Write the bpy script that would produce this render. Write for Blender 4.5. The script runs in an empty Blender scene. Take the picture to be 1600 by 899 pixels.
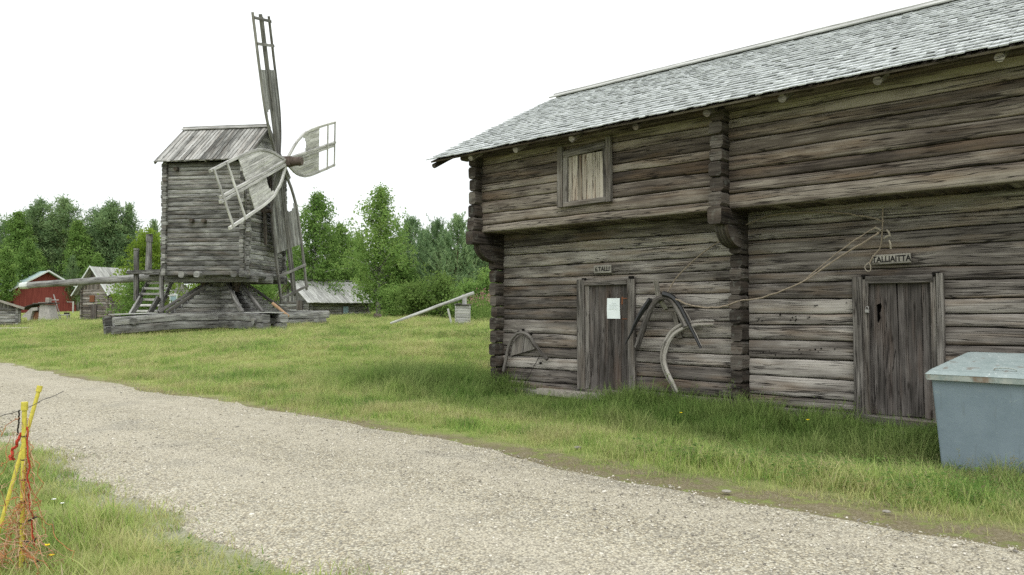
import bpy, math, random
import numpy as np
from mathutils import Vector, Matrix, noise as mnoise

R = math.radians
sc = bpy.context.scene
COL = sc.collection
random.seed(7)
NR = np.random.RandomState(11)

# ------------------------------------------------------------------ camera, sky, sun, exposure
cam_d = bpy.data.cameras.new("camera")
cam = bpy.data.objects.new("camera", cam_d)
COL.objects.link(cam)
sc.camera = cam
cam_d.sensor_fit = 'HORIZONTAL'
cam_d.sensor_width = 36.0
cam_d.lens = 27.0
cam_d.clip_start = 0.05
cam_d.clip_end = 1500
cam.location = (0, 0, 1.6)
cam.rotation_euler = (R(90 + 1.742), 0, 0)

SUN_EL, SUN_AZ = 47.0, 178.0          # azimuth clockwise from +Y
w = bpy.data.worlds.new("World")
sc.world = w
w.use_nodes = True
nt = w.node_tree
for n in list(nt.nodes):
    nt.nodes.remove(n)
wo = nt.nodes.new('ShaderNodeOutputWorld')
bg = nt.nodes.new('ShaderNodeBackground')
bg.inputs['Strength'].default_value = 0.1
sky = nt.nodes.new('ShaderNodeTexSky')
sky.sky_type = 'NISHITA'
sky.sun_disc = False
sky.sun_elevation = R(SUN_EL)
sky.sun_rotation = R(SUN_AZ)
tc = nt.nodes.new('ShaderNodeTexCoord')
sep = nt.nodes.new('ShaderNodeSeparateXYZ')
nt.links.new(tc.outputs['Generated'], sep.inputs[0])
mr = nt.nodes.new('ShaderNodeMapRange')          # overcast cloud deck, brighter overhead
mr.inputs['From Min'].default_value = 0.0
mr.inputs['From Max'].default_value = 1.0
mr.inputs['To Min'].default_value = 9.0
mr.inputs['To Max'].default_value = 18.5
nt.links.new(sep.outputs['Z'], mr.inputs['Value'])
cn = nt.nodes.new('ShaderNodeTexNoise')
cn.inputs['Scale'].default_value = 2.2
cn.inputs['Detail'].default_value = 4
nt.links.new(tc.outputs['Generated'], cn.inputs['Vector'])
cm = nt.nodes.new('ShaderNodeMapRange')
cm.inputs['To Min'].default_value = 0.96
cm.inputs['To Max'].default_value = 1.06
nt.links.new(cn.outputs['Fac'], cm.inputs['Value'])
mu = nt.nodes.new('ShaderNodeMath')
mu.operation = 'MULTIPLY'
nt.links.new(mr.outputs[0], mu.inputs[0])
nt.links.new(cm.outputs[0], mu.inputs[1])
cl = nt.nodes.new('ShaderNodeVectorMath')
cl.operation = 'SCALE'
cl.inputs[0].default_value = (1.0, 1.03, 1.02)
nt.links.new(mu.outputs[0], cl.inputs['Scale'])
mx = nt.nodes.new('ShaderNodeMix')
mx.data_type = 'RGBA'
mx.inputs['Factor'].default_value = 0.93
nt.links.new(sky.outputs[0], mx.inputs['A'])
nt.links.new(cl.outputs[0], mx.inputs['B'])
nt.links.new(mx.outputs['Result'], bg.inputs['Color'])
nt.links.new(bg.outputs[0], wo.inputs[0])

sun_d = bpy.data.lights.new("sun", 'SUN')
sun_d.energy = 1.0
sun_d.angle = R(32)
sun_d.color = (1.0, 0.975, 0.94)
sun = bpy.data.objects.new("sun", sun_d)
COL.objects.link(sun)
sdir = Vector((math.sin(R(SUN_AZ)) * math.cos(R(SUN_EL)), math.cos(R(SUN_AZ)) * math.cos(R(SUN_EL)), math.sin(R(SUN_EL))))
sun.rotation_euler = (-sdir).to_track_quat('-Z', 'Y').to_euler()

vs = sc.view_settings
vs.view_transform = 'Standard'
vs.look = 'None'
vs.exposure = 0.2
vs.gamma = 1.0
vs.use_curve_mapping = False
sc.cycles.max_bounces = 8
sc.cycles.diffuse_bounces = 6
sc.cycles.glossy_bounces = 2
sc.cycles.use_denoising = False
sc.cycles.transmission_bounces = 3
sc.cycles.transparent_max_bounces = 6

# ------------------------------------------------------------------ place frames
EX = Vector((0.73698, -0.67592, 0))      # along the storehouse front, towards the camera's right
EY = Vector((0.67592, 0.73698, 0))       # into the storehouse
ORG = Vector((-0.2984, 16.335, 0))       # lower front, far corner of the storehouse
QO = ORG.dot(EY)
STROT = R(-42.5256)


def loc_xy(x, y):
    """storehouse-aligned coordinates of a ground point"""
    dx, dy = x - ORG.x, y - ORG.y
    return dx * EX.x + dy * EX.y, dx * EY.x + dy * EY.y


def sstep(a, b, x):
    t = np.clip((x - a) / (b - a), 0, 1)
    return t * t * (3 - 2 * t)


def ground_z(x, y):
    x = np.asarray(x, float)
    y = np.asarray(y, float)
    lx, ly = loc_xy(x, y)
    q = ly + QO
    f = np.interp(q, [-1e4, 6.8, 9, 13, 18, 23.5, 29, 40, 1e4], [0, 0, .10, .42, .69, .90, 1.07, 1.25, 1.25])
    s = sstep(-0.5, 9.0, -lx)
    s = np.maximum(s, sstep(20, 45, ly))
    und = .03 * np.sin(x * .9 + .4 * y) * np.sin(y * .7 - .3 * x) * sstep(6.5, 9, q) * sstep(0.5, 4, -lx)
    z = f * s + und
    z = z + .45 * sstep(58, 90, y) * sstep(-20, -40, x)
    # the verge dips a little along the storehouse wall
    dip = sstep(-4.6, -2.6, ly) * sstep(8., 4., ly) * sstep(-2.5, .5, lx)
    z = z - dip * (.10 + .13 * sstep(3.5, 8., lx))
    return z


def gz(x, y):
    return float(ground_z(x, y))


def wx(px, Y):
    """world X that stands at photo column px when at depth Y"""
    return (px - 800) / 1200.0 * Y


def wz(py, Y):
    return 1.6 + (486 - py) / 1200.0 * Y


# ------------------------------------------------------------------ material helpers
class NT:
    def __init__(self, name):
        self.m = bpy.data.materials.new(name)
        self.m.use_nodes = True
        self.t = self.m.node_tree
        for n in list(self.t.nodes):
            self.t.nodes.remove(n)
        self.out = self.t.nodes.new('ShaderNodeOutputMaterial')

    def n(self, kind, **kw):
        nd = self.t.nodes.new('ShaderNode' + kind)
        for k, v in kw.items():
            setattr(nd, k, v)
        return nd

    def l(self, a, b):
        self.t.links.new(a, b)

    def val(self, sock, v):
        if hasattr(v, 'is_output') or isinstance(v, bpy.types.NodeSocket):
            self.l(v, sock)
        else:
            sock.default_value = v

    def math(self, op, a, b=None, c=None, clamp=False):
        nd = self.n('Math', operation=op)
        nd.use_clamp = clamp
        self.val(nd.inputs[0], a)
        if b is not None:
            self.val(nd.inputs[1], b)
        if c is not None:
            self.val(nd.inputs[2], c)
        return nd.outputs[0]

    def rng(self, v, a, b, c=0., d=1.):
        nd = self.n('MapRange')
        self.val(nd.inputs['Value'], v)
        nd.inputs['From Min'].default_value = a
        nd.inputs['From Max'].default_value = b
        nd.inputs['To Min'].default_value = c
        nd.inputs['To Max'].default_value = d
        return nd.outputs[0]

    def comb(self, x, y, z):
        nd = self.n('CombineXYZ')
        for i, v in enumerate((x, y, z)):
            self.val(nd.inputs[i], v)
        return nd.outputs[0]

    def noise(self, vec, scale=1., detail=2., rough=.5):
        nd = self.n('TexNoise')
        self.l(vec, nd.inputs['Vector'])
        nd.inputs['Scale'].default_value = scale
        nd.inputs['Detail'].default_value = detail
        nd.inputs['Roughness'].default_value = rough
        return nd.outputs['Fac']

    def mix(self, f, a, b, mode='MIX'):
        nd = self.n('Mix', data_type='RGBA', blend_type=mode)
        self.val(nd.inputs['Factor'], f)
        for s, v in ((nd.inputs['A'], a), (nd.inputs['B'], b)):
            if isinstance(v, (tuple, list)):
                s.default_value = (v[0], v[1], v[2], 1)
            else:
                self.l(v, s)
        return nd.outputs['Result']

    def ramp(self, f, stops):
        nd = self.n('ValToRGB')
        el = nd.color_ramp.elements
        while len(el) < len(stops):
            el.new(0.5)
        for e, (p, c) in zip(el, stops):
            e.position = p
            e.color = (c[0], c[1], c[2], 1)
        self.l(f, nd.inputs[0])
        return nd.outputs[0]

    def attr(self, name):
        nd = self.n('Attribute')
        nd.attribute_name = name
        return nd.outputs['Fac']

    def bsdf(self, color, rough=.9, spec=.2, bump=None, bdist=.01, bstr=1., metal=0.):
        b = self.n('BsdfPrincipled')
        if isinstance(color, (tuple, list)):
            b.inputs['Base Color'].default_value = (color[0], color[1], color[2], 1)
        else:
            self.l(color, b.inputs['Base Color'])
        self.val(b.inputs['Roughness'], rough)
        b.inputs['Specular IOR Level'].default_value = spec
        b.inputs['Metallic'].default_value = metal
        if bump is not None:
            bn = self.n('Bump')
            bn.inputs['Distance'].default_value = bdist
            bn.inputs['Strength'].default_value = bstr
            self.l(bump, bn.inputs['Height'])
            self.l(bn.outputs[0], b.inputs['Normal'])
        self.l(b.outputs[0], self.out.inputs[0])
        return b


def wood(name, dark, mid, light, warm=(.16, .1, .06), warm_amt=.35, tint=.5, crack=1., lichen=0., vs_=1., bdist=.012, rough=.88):
    """weathered wood; the UV map runs in metres along (u) and across (v) each timber"""
    k = NT(name)
    uv = k.n('UVMap')
    sp = k.n('SeparateXYZ')
    k.l(uv.outputs[0], sp.inputs[0])
    u, v = sp.outputs[0], sp.outputs[1]
    lid = k.attr('lid')
    l1 = k.math('MULTIPLY', lid, 57.3)
    # wavering of the grain
    wv = k.noise(k.comb(k.math('MULTIPLY', u, 1.3), k.math('MULTIPLY', v, 3.), l1), 1., 2.)
    v2 = k.math('ADD', v, k.math('MULTIPLY', k.math('SUBTRACT', wv, .5), .014))
    broad = k.noise(k.comb(k.math('MULTIPLY', u, .55), k.math('MULTIPLY', v2, 11. * vs_), l1), 1., 4., .6)
    fine = k.noise(k.comb(k.math('MULTIPLY', u, 2.2), k.math('MULTIPLY', v2, 95. * vs_), l1), 1., 4., .65)
    streak = k.noise(k.comb(k.math('MULTIPLY', u, 1.2), k.math('MULTIPLY', v2, 42. * vs_), k.math('ADD', l1, 5.)), 1., 3., .6)
    patch = k.noise(k.comb(k.math('MULTIPLY', u, 1.1), k.math('MULTIPLY', v, 3.5), k.math('ADD', l1, 3.)), 1., 3., .6)
    ck = k.noise(k.comb(k.math('MULTIPLY', u, .5), k.math('MULTIPLY', v2, 13. * vs_), k.math('ADD', l1, 9.)), 1., 2.5, .5)
    ckl = k.rng(k.math('ABSOLUTE', k.math('SUBTRACT', ck, .5)), 0., .02, 1., 0.)
    ckm = k.rng(k.noise(k.comb(k.math('MULTIPLY', u, .9), k.math('MULTIPLY', v, 5.), k.math('ADD', l1, 21.)), 1., 2.), .45, .52, 0., 1.)
    ck2 = k.noise(k.comb(k.math('MULTIPLY', u, .7), k.math('MULTIPLY', v2, 21. * vs_), k.math('ADD', l1, 31.)), 1., 2., .5)
    ckl2 = k.rng(k.math('ABSOLUTE', k.math('SUBTRACT', ck2, .52)), 0., .028, 1., 0.)
    ckm2 = k.rng(k.noise(k.comb(k.math('MULTIPLY', u, .8), k.math('MULTIPLY', v, 7.), k.math('ADD', l1, 47.)), 1., 2.), .5, .56, 0., .8)
    ckf = k.math('MAXIMUM', k.math('MULTIPLY', ckl, ckm), k.math('MULTIPLY', ckl2, ckm2))
    ckf = k.math('MULTIPLY', ckf, crack, clamp=True)
    s = k.math('ADD', k.math('MULTIPLY', broad, .62), k.math('MULTIPLY', fine, .6))
    s = k.math('ADD', s, k.math('MULTIPLY', streak, .4))
    s = k.math('SUBTRACT', s, .31)
    s = k.math('ADD', s, k.math('MULTIPLY', k.math('SUBTRACT', patch, .5), .85))
    s = k.math('ADD', s, k.math('MULTIPLY', k.math('SUBTRACT', lid, .5), tint))
    col = k.ramp(s, [(.22, dark), (.5, mid), (.80, light)])
    wf = k.rng(k.noise(k.comb(k.math('MULTIPLY', u, .8), k.math('MULTIPLY', v, 6.), k.math('ADD', l1, 40.)), 1., 3.), .5, .72, 0., warm_amt)
    col = k.mix(wf, col, warm)
    # knots
    vo = k.n('TexVoronoi')
    vo.inputs['Scale'].default_value = 1.
    k.l(k.comb(k.math('MULTIPLY', u, 1.6), k.math('MULTIPLY', v, 5.5), l1), vo.inputs['Vector'])
    kn = k.rng(vo.outputs['Distance'], .05, .13, 1., 0.)
    col = k.mix(k.math('MULTIPLY', kn, .75), col, (dark[0] * .55, dark[1] * .48, dark[2] * .42))
    if lichen:
        ge = k.n('NewGeometry')
        lf = k.rng(k.noise(ge.outputs['Position'], 9., 4., .7), .55, .68, 0., lichen)
        col = k.mix(lf, col, (.33, .36, .32))
    col = k.mix(k.math('MULTIPLY', ckf, .88), col, (.012, .010, .009))
    h = k.math('ADD', k.math('MULTIPLY', fine, .45), k.math('MULTIPLY', broad, .55))
    h = k.math('SUBTRACT', h, k.math('MULTIPLY', ckf, .8))
    k.bsdf(col, rough, .15, h, bdist, .9)
    return k.m


def plain(name, col, rough=.7, spec=.3, metal=0., var=.15, scale=8., bump=0.):
    k = NT(name)
    ge = k.n('NewGeometry')
    ns = k.noise(ge.outputs['Position'], scale, 5., .65)
    c = k.mix(k.rng(ns, .3, .7), tuple(x * (1 - var) for x in col), tuple(min(1, x * (1 + var)) for x in col))
    k.bsdf(c, rough, spec, ns if bump else None, .01, bump or 1., metal)
    return k.m


M = {}
M['log'] = wood('weathered_log', (.06, .052, .046), (.172, .154, .138), (.40, .372, .338), (.27, .18, .105), .34, .4, 1.3)
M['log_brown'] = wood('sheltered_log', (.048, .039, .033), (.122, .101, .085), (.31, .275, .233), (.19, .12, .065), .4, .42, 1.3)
M['log_dark'] = wood('dark_log_end', (.022, .018, .015), (.066, .056, .048), (.17, .152, .132), (.09, .055, .033), .3, .35, lichen=.18)
M['mill_log'] = wood('mill_log', (.058, .056, .053), (.19, .187, .18), (.42, .418, .40), (.21, .15, .105), .28, .36)
M['mill_base'] = wood('mill_timber', (.055, .053, .051), (.18, .177, .17), (.38, .378, .365), (.2, .15, .1), .22, .35, lichen=.35)
M['door'] = wood('door_plank', (.028, .025, .022), (.09, .08, .074), (.21, .192, .178), (.14, .08, .05), .3, .2)
M['frame'] = wood('frame_plank', (.05, .045, .04), (.15, .137, .124), (.32, .3, .275), (.18, .12, .075), .22, .2)
M['shutter'] = wood('shutter_plank', (.07, .06, .048), (.23, .2, .165), (.45, .41, .35), (.27, .14, .07), .6, .75)
M['sail'] = wood('sail_board', (.25, .245, .235), (.45, .44, .42), (.65, .64, .61), (.4, .35, .28), .15, .3, .7)
M['sail_grey'] = wood('sail_spar', (.07, .066, .062), (.17, .165, .155), (.32, .31, .295), (.18, .13, .09), .15, .3)
M['roof_board'] = wood('roof_board', (.10, .1, .095), (.27, .265, .25), (.47, .46, .44), (.2, .13, .08), .25, .45, lichen=.25)
M['shingle'] = wood('roof_shingle', (.27, .285, .285), (.46, .48, .48), (.64, .66, .66), (.3, .28, .24), .12, .14, .3)
M['pale_board'] = wood('pale_board', (.2, .2, .19), (.38, .38, .36), (.55, .55, .53), (.3, .25, .2), .1, .25, .5)
M['fresh'] = wood('fresh_pole', (.22, .13, .07), (.38, .24, .14), (.5, .36, .24), (.4, .24, .13), .2, .2, .4)
M['stick'] = wood('bent_stick', (.13, .118, .1), (.28, .26, .23), (.46, .44, .4), (.2, .14, .09), .2, .3)
M['bow_dark'] = wood('old_bow', (.025, .022, .02), (.085, .077, .07), (.25, .235, .215), (.1, .07, .05), .25, .3)
M['tar'] = plain('tarred_iron', (.014, .014, .015), .45, .5)
M['rust'] = plain('rusty_shaft', (.10, .078, .066), .9, .2, 0, .4, 14, .5)
M['iron'] = plain('grey_iron', (.3, .29, .28), .45, .5, .6)
M['rust_iron'] = plain('rusty_iron', (.17, .07, .035), .8, .2, 0, .35, 40)
M['black'] = plain('shadow_gap', (.012, .011, .01), .95, .05)
M['rope'] = plain('withy', (.26, .215, .165), .9, .1, 0, .35, 30)
M['rag'] = plain('rope_end', (.36, .32, .26), .95, .1, 0, .25, 40)
M['paper'] = plain('paper', (.74, .8, .8), .8, .2, 0, .03)
M['print'] = plain('faint_print', (.5, .55, .56), .9, .1, 0, .05)
M['ink'] = plain('sign_paint', (.012, .011, .011), .8, .2)
M['sign'] = wood('sign_board', (.13, .12, .105), (.27, .255, .225), (.42, .4, .36), (.25, .18, .12), .2, .2, .4)
M['stone'] = plain('grey_stone', (.27, .25, .215), .95, .1, 0, .35, 12, .6)
M['plaster'] = plain('worn_plaster', (.36, .34, .32), .95, .1, 0, .3, 9, .5)
M['brick'] = plain('sooty_brick', (.2, .1, .06), .95, .1, 0, .4, 10, .5)
M['yellow'] = plain('yellow_plastic', (.56, .48, .075), .55, .3, 0, .22, 45)
M['orange'] = plain('orange_twine', (.42, .17, .075), .8, .2, 0, .3, 90)
M['pinktwine'] = plain('faded_twine', (.46, .3, .19), .8, .2, 0, .3, 90)
M['redtwine'] = plain('red_tape', (.42, .05, .03), .7, .2, 0, .3, 60)
M['blackwire'] = plain('black_wire', (.03, .025, .025), .6, .3)
M['white'] = plain('white_paint', (.55, .58, .56), .7, .3, 0, .08)
M['metal_roof'] = plain('sheet_roof', (.36, .46, .47), .5, .4, 0, .1, 3)
M['glass'] = plain('window_glass', (.06, .08, .09), .1, .6)
M['blue_pane'] = plain('blue_window', (.2, .28, .32), .3, .5)
M['flower'] = plain('yellow_petal', (.8, .6, .02), .6, .2)
M['flowerw'] = plain('white_petal', (.75, .75, .7), .6, .2)


def red_boards():
    k = NT('red_boards')
    tcn = k.n('TexCoord')
    sp = k.n('SeparateXYZ')
    k.l(tcn.outputs['Object'], sp.inputs[0])
    a = k.math('ADD', sp.outputs[0], sp.outputs[1])
    g = k.math('ABSOLUTE', k.math('SUBTRACT', k.math('FRACT', k.math('MULTIPLY', a, 6.)), .5))
    ln = k.rng(g, .44, .49, 0., 1.)
    st = k.noise(k.comb(k.math('MULTIPLY', a, 9.), k.math('MULTIPLY', sp.outputs[2], .6), 1.), 1., 3.)
    c = k.mix(k.rng(st, .3, .7), (.145, .034, .028), (.235, .062, .05))
    c = k.mix(k.math('MULTIPLY', ln, .6), c, (.05, .01, .01))
    k.bsdf(c, .85, .15)
    return k.m


M['red'] = red_boards()


def bin_paint():
    k = NT('bin_paint')
    tcn = k.n('TexCoord')
    sp = k.n('SeparateXYZ')
    k.l(tcn.outputs['Object'], sp.inputs[0])
    n1 = k.noise(tcn.outputs['Object'], 2.5, 5., .65)
    n2 = k.noise(tcn.outputs['Object'], 22., 5., .7)
    c = k.mix(k.rng(n1, .3, .7), (.165, .213, .248), (.222, .275, .315))
    c = k.mix(k.rng(n2, .6, .75, 0., .5), c, (.32, .37, .36))
    drip = k.noise(k.comb(k.math('MULTIPLY', sp.outputs[0], 26.), k.math('MULTIPLY', sp.outputs[1], 26.), k.math('MULTIPLY', sp.outputs[2], 1.6)), 1., 3.)
    c = k.mix(k.rng(drip, .6, .72, 0., .35), c, (.13, .15, .15))
    k.bsdf(c, .6, .3, n2, .004, .4)
    return k.m


def lid_paint():
    k = NT('bin_lid_paint')
    tcn = k.n('TexCoord')
    n1 = k.noise(tcn.outputs['Object'], 4., 5., .7)
    n2 = k.noise(tcn.outputs['Object'], 28., 4., .7)
    c = k.mix(k.rng(n1, .3, .7), (.22, .275, .27), (.34, .39, .385))
    c = k.mix(k.rng(n2, .62, .68, 0., .8), c, (.66, .7, .68))
    c = k.mix(k.rng(k.noise(tcn.outputs['Object'], 9., 4.), .62, .7, 0., .6), c, (.17, .13, .1))
    k.bsdf(c, .55, .3, n2, .003, .4)
    return k.m


def rim_paint():
    k = NT('bin_rim_paint')
    tcn = k.n('TexCoord')
    n1 = k.noise(tcn.outputs['Object'], 7., 5., .7)
    n2 = k.noise(tcn.outputs['Object'], 5., 3., .6)
    c = k.mix(k.rng(n1, .35, .6), (.22, .27, .26), (.38, .4, .37))
    c = k.mix(k.rng(n2, .5, .62, 0., .8), c, (.2, .13, .085))
    k.bsdf(c, .7, .25, n1, .003, .5)
    return k.m


M['bin'] = bin_paint()
M['bin_lid'] = lid_paint()
M['bin_rim'] = rim_paint()


def leaf_mat(name, dark, mid, light, trans=.35):
    k = NT(name)
    lid = k.attr('lid')
    oi = k.n('ObjectInfo')
    ge = k.n('NewGeometry')
    ns = k.noise(ge.outputs['Position'], .9, 3., .6)
    s = k.math('ADD', k.math('MULTIPLY', lid, .6), k.math('MULTIPLY', ns, .35))
    s = k.math('ADD', s, k.math('MULTIPLY', oi.outputs['Random'], .18))
    c = k.ramp(s, [(.15, dark), (.55, mid), (.95, light)])
    d = k.n('BsdfDiffuse')
    t = k.n('BsdfTranslucent')
    k.l(c, d.inputs[0])
    hs = k.n('HueSaturation')
    hs.inputs['Value'].default_value = 1.25
    hs.inputs['Hue'].default_value = .485
    k.l(c, hs.inputs['Color'])
    k.l(hs.outputs[0], t.inputs[0])
    ms = k.n('MixShader')
    ms.inputs[0].default_value = trans
    k.l(d.outputs[0], ms.inputs[1])
    k.l(t.outputs[0], ms.inputs[2])
    k.l(ms.outputs[0], k.out.inputs[0])
    return k.m


M['birch_leaf'] = leaf_mat('birch_leaf', (.072, .14, .04), (.165, .275, .075), (.30, .42, .13), .45)
M['bright_leaf'] = leaf_mat('bright_leaf', (.08, .14, .02), (.15, .235, .035), (.23, .33, .06), .45)
M['needle'] = leaf_mat('pine_needle', (.078, .14, .068), (.18, .28, .135), (.34, .45, .23), .36)
M['dark_needle'] = leaf_mat('forest_needle', (.07, .13, .06), (.165, .25, .115), (.31, .41, .185), .38)
M['weed'] = leaf_mat('weed_leaf', (.07, .13, .035), (.14, .22, .06), (.22, .31, .1), .4)
M['fireweed'] = leaf_mat('fireweed_bloom', (.26, .14, .12), (.36, .2, .19), (.45, .28, .28), .3)


def grass_mat(name, dry):
    k = NT(name)
    lid = k.attr('lid')
    ge = k.n('NewGeometry')
    oi = k.n('ObjectInfo')
    n1 = k.noise(ge.outputs['Position'], .55, 4., .6)
    n2 = k.noise(ge.outputs['Position'], 2.7, 3., .6)
    dot = k.n('VectorMath', operation='DOT_PRODUCT')
    k.l(ge.outputs['Position'], dot.inputs[0])
    dot.inputs[1].default_value = (EY.x, EY.y, 0)
    ly = k.math('SUBTRACT', dot.outputs['Value'], QO)
    s = k.math('ADD', k.math('MULTIPLY', lid, .40), k.rng(n1, .32, .68, 0., .36))
    s = k.math('ADD', s, k.rng(n2, .3, .7, 0., .28))
    s = k.math('ADD', s, k.math('MULTIPLY', oi.outputs['Random'], .14))
    if dry:
        c = k.ramp(s, [(.2, (.2, .165, .09)), (.55, (.32, .26, .16)), (.95, (.44, .37, .25))])
    else:
        c = k.ramp(s, [(.25, (.095, .20, .045)), (.46, (.245, .365, .092)), (.66, (.39, .465, .145)), (.98, (.56, .54, .27))])
    # sun-bleached straw patches over the meadow
    n3 = k.noise(ge.outputs['Position'], .8, 5., .7)
    c = k.mix(k.rng(n3, .45, .62, 0., .62), c, (.52, .46, .25))
    # lusher strip along the storehouse, the building's shade painted into the blade colour
    dx = k.n('VectorMath', operation='DOT_PRODUCT')
    k.l(ge.outputs['Position'], dx.inputs[0])
    dx.inputs[1].default_value = (EX.x, EX.y, 0)
    lx = k.math('SUBTRACT', dx.outputs['Value'], ORG.dot(EX))
    lyj = k.math('ADD', ly, k.math('MULTIPLY', k.math('SUBTRACT', n2, .5), 2.2))
    lush_shade = k.math('MULTIPLY', k.rng(lyj, -3.6, -1.8), k.rng(ly, .6, 1.6, 1., 0.))
    lush_shade = k.math('MULTIPLY', lush_shade, k.rng(lx, -5., -1.5))
    c = k.mix(k.math('MULTIPLY', lush_shade, .78), c, k.mix(lid, (.06, .125, .03), (.15, .245, .06)))
    d = k.n('BsdfDiffuse')
    t = k.n('BsdfTranslucent')
    k.l(c, d.inputs[0])
    k.l(c, t.inputs[0])
    ms = k.n('MixShader')
    ms.inputs[0].default_value = .42
    k.l(d.outputs[0], ms.inputs[1])
    k.l(t.outputs[0], ms.inputs[2])
    k.l(ms.outputs[0], k.out.inputs[0])
    return k.m


M['grass'] = grass_mat('grass_blade', False)
M['drygrass'] = grass_mat('grass_seed_head', True)


def bark(name, kind):
    k = NT(name)
    tcn = k.n('TexCoord')
    sp = k.n('SeparateXYZ')
    k.l(tcn.outputs['Object'], sp.inputs[0])
    if kind == 'birch':
        n1 = k.noise(k.comb(k.math('MULTIPLY', sp.outputs[0], 3.), k.math('MULTIPLY', sp.outputs[1], 3.), k.math('MULTIPLY', sp.outputs[2], 7.)), 1., 4., .7)
        c = k.mix(k.rng(n1, .52, .6), (.42, .41, .38), (.06, .055, .05))
        low = k.rng(sp.outputs[2], .3, 1.6, .8, 0.)
        c = k.mix(low, c, (.1, .085, .07))
    else:
        n1 = k.noise(k.comb(k.math('MULTIPLY', sp.outputs[0], 9.), k.math('MULTIPLY', sp.outputs[1], 9.), k.math('MULTIPLY', sp.outputs[2], 2.)), 1., 4., .7)
        c = k.mix(k.rng(n1, .35, .65), (.09, .06, .045), (.24, .15, .10))
    k.bsdf(c, .9, .1)
    return k.m


M['birch_bark'] = bark('birch_bark', 'birch')
M['pine_bark'] = bark('pine_bark', 'pine')


def ground_mat():
    k = NT('turf_soil')
    ge = k.n('NewGeometry')
    P = ge.outputs['Position']
    n1 = k.noise(P, .5, 4., .6)
    n2 = k.noise(P, 5., 5., .65)
    n3 = k.noise(P, 40., 4., .7)
    s = k.math('ADD', k.math('MULTIPLY', n1, .45), k.math('ADD', k.math('MULTIPLY', n2, .35), k.math('MULTIPLY', n3, .3)))
    g = k.ramp(s, [(.32, (.10, .14, .04)), (.52, (.22, .27, .08)), (.74, (.36, .36, .15))])
    dot = k.n('VectorMath', operation='DOT_PRODUCT')
    k.l(P, dot.inputs[0])
    dot.inputs[1].default_value = (EY.x, EY.y, 0)
    q = dot.outputs['Value']
    jit = k.math('ADD', q, k.math('MULTIPLY', k.math('SUBTRACT', k.noise(P, 1.3, 4., .65), .5), 1.6))
    band = k.math('MULTIPLY', k.rng(jit, 5.3, 5.8), k.rng(jit, 6.5, 7.2, 1., 0.))
    band2 = k.math('MULTIPLY', k.rng(jit, 2.1, 2.8), k.rng(jit, 3.2, 3.8, 1., 0.))
    soil = k.ramp(k.math('ADD', k.math('MULTIPLY', n2, .4), k.math('MULTIPLY', n3, .6)), [(.3, (.09, .07, .045)), (.5, (.17, .135, .09)), (.7, (.32, .28, .21))])
    c = k.mix(k.math('MULTIPLY', k.math('MULTIPLY', band, k.rng(n2, .3, .5)), .9), g, soil)
    grit = k.ramp(n3, [(.3, (.16, .15, .11)), (.5, (.32, .3, .25)), (.7, (.5, .47, .42))])
    c = k.mix(k.math('MULTIPLY', band2, .8), c, grit)
    k.bsdf(c, .95, .05, n3, .03, .8)
    return k.m


def gravel_mat():
    k = NT('crushed_gravel')
    ge = k.n('NewGeometry')
    P = ge.outputs['Position']

    def vor(scale):
        v = k.n('TexVoronoi')
        v.inputs['Scale'].default_value = scale
        k.l(P, v.inputs['Vector'])
        return v
    v1, v2 = vor(52.), vor(105.)
    sp1 = k.n('SeparateColor')
    k.l(v1.outputs['Color'], sp1.inputs[0])
    sp2 = k.n('SeparateColor')
    k.l(v2.outputs['Color'], sp2.inputs[0])
    pick = k.rng(k.noise(P, 9., 3.), .45, .6)
    tone = k.math('ADD', k.math('MULTIPLY', sp1.outputs[0], .55), k.math('MULTIPLY', sp2.outputs[0], .45))
    big = k.noise(P, .55, 4., .65)
    mid = k.noise(P, 3., 5., .7)
    tone = k.math('ADD', tone, k.math('MULTIPLY', k.math('SUBTRACT', big, .5), .35))
    tone = k.math('ADD', tone, k.math('MULTIPLY', k.math('SUBTRACT', mid, .5), .45))
    c = k.ramp(tone, [(.08, (.13, .115, .09)), (.3, (.30, .27, .20)), (.52, (.49, .447, .335)), (.78, (.66, .617, .485)), (1., (.86, .82, .70))])
    hue = k.mix(.3, c, k.mix(sp1.outputs[1], (.47, .38, .24), (.40, .40, .37)), 'MIX')
    dot = k.n('VectorMath', operation='DOT_PRODUCT')
    k.l(P, dot.inputs[0])
    dot.inputs[1].default_value = (EY.x, EY.y, 0)
    lyw = k.math('ADD', k.math('SUBTRACT', dot.outputs['Value'], QO), k.math('MULTIPLY', k.math('SUBTRACT', k.noise(P, .35, 2.), .5), .9))
    rut = k.math('MAXIMUM', k.rng(k.math('ABSOLUTE', k.math('ADD', lyw, 6.45)), .15, .55, 1., 0.), k.rng(k.math('ABSOLUTE', k.math('ADD', lyw, 8.0)), .15, .55, 1., 0.))
    rut = k.math('MULTIPLY', rut, k.rng(mid, .3, .6))
    hue = k.mix(k.math('MULTIPLY', rut, .75), hue, (.52, .475, .375))
    damp = k.rng(k.noise(P, .8, 4., .7), .54, .68, 0., .42)
    hue = k.mix(damp, hue, (.29, .275, .235))
    dk = k.rng(v1.outputs['Distance'], .35, .75, 0., .62)
    c = k.mix(dk, hue, (.12, .105, .085))
    # fine pale dust where wheels run, yellow-green moss at places
    moss = k.rng(k.noise(P, 1.9, 5., .75), .63, .72, 0., .35)
    c = k.mix(moss, c, (.2, .2, .09))
    h = k.math('SUBTRACT', k.math('ADD', k.math('MULTIPLY', sp1.outputs[2], .3), .8), v1.outputs['Distance'])
    h = k.math('ADD', h, k.math('MULTIPLY', k.math('SUBTRACT', .6, v2.outputs['Distance']), .5))
    k.bsdf(c, .92, .12, h, .012, .8)
    return k.m


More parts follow.
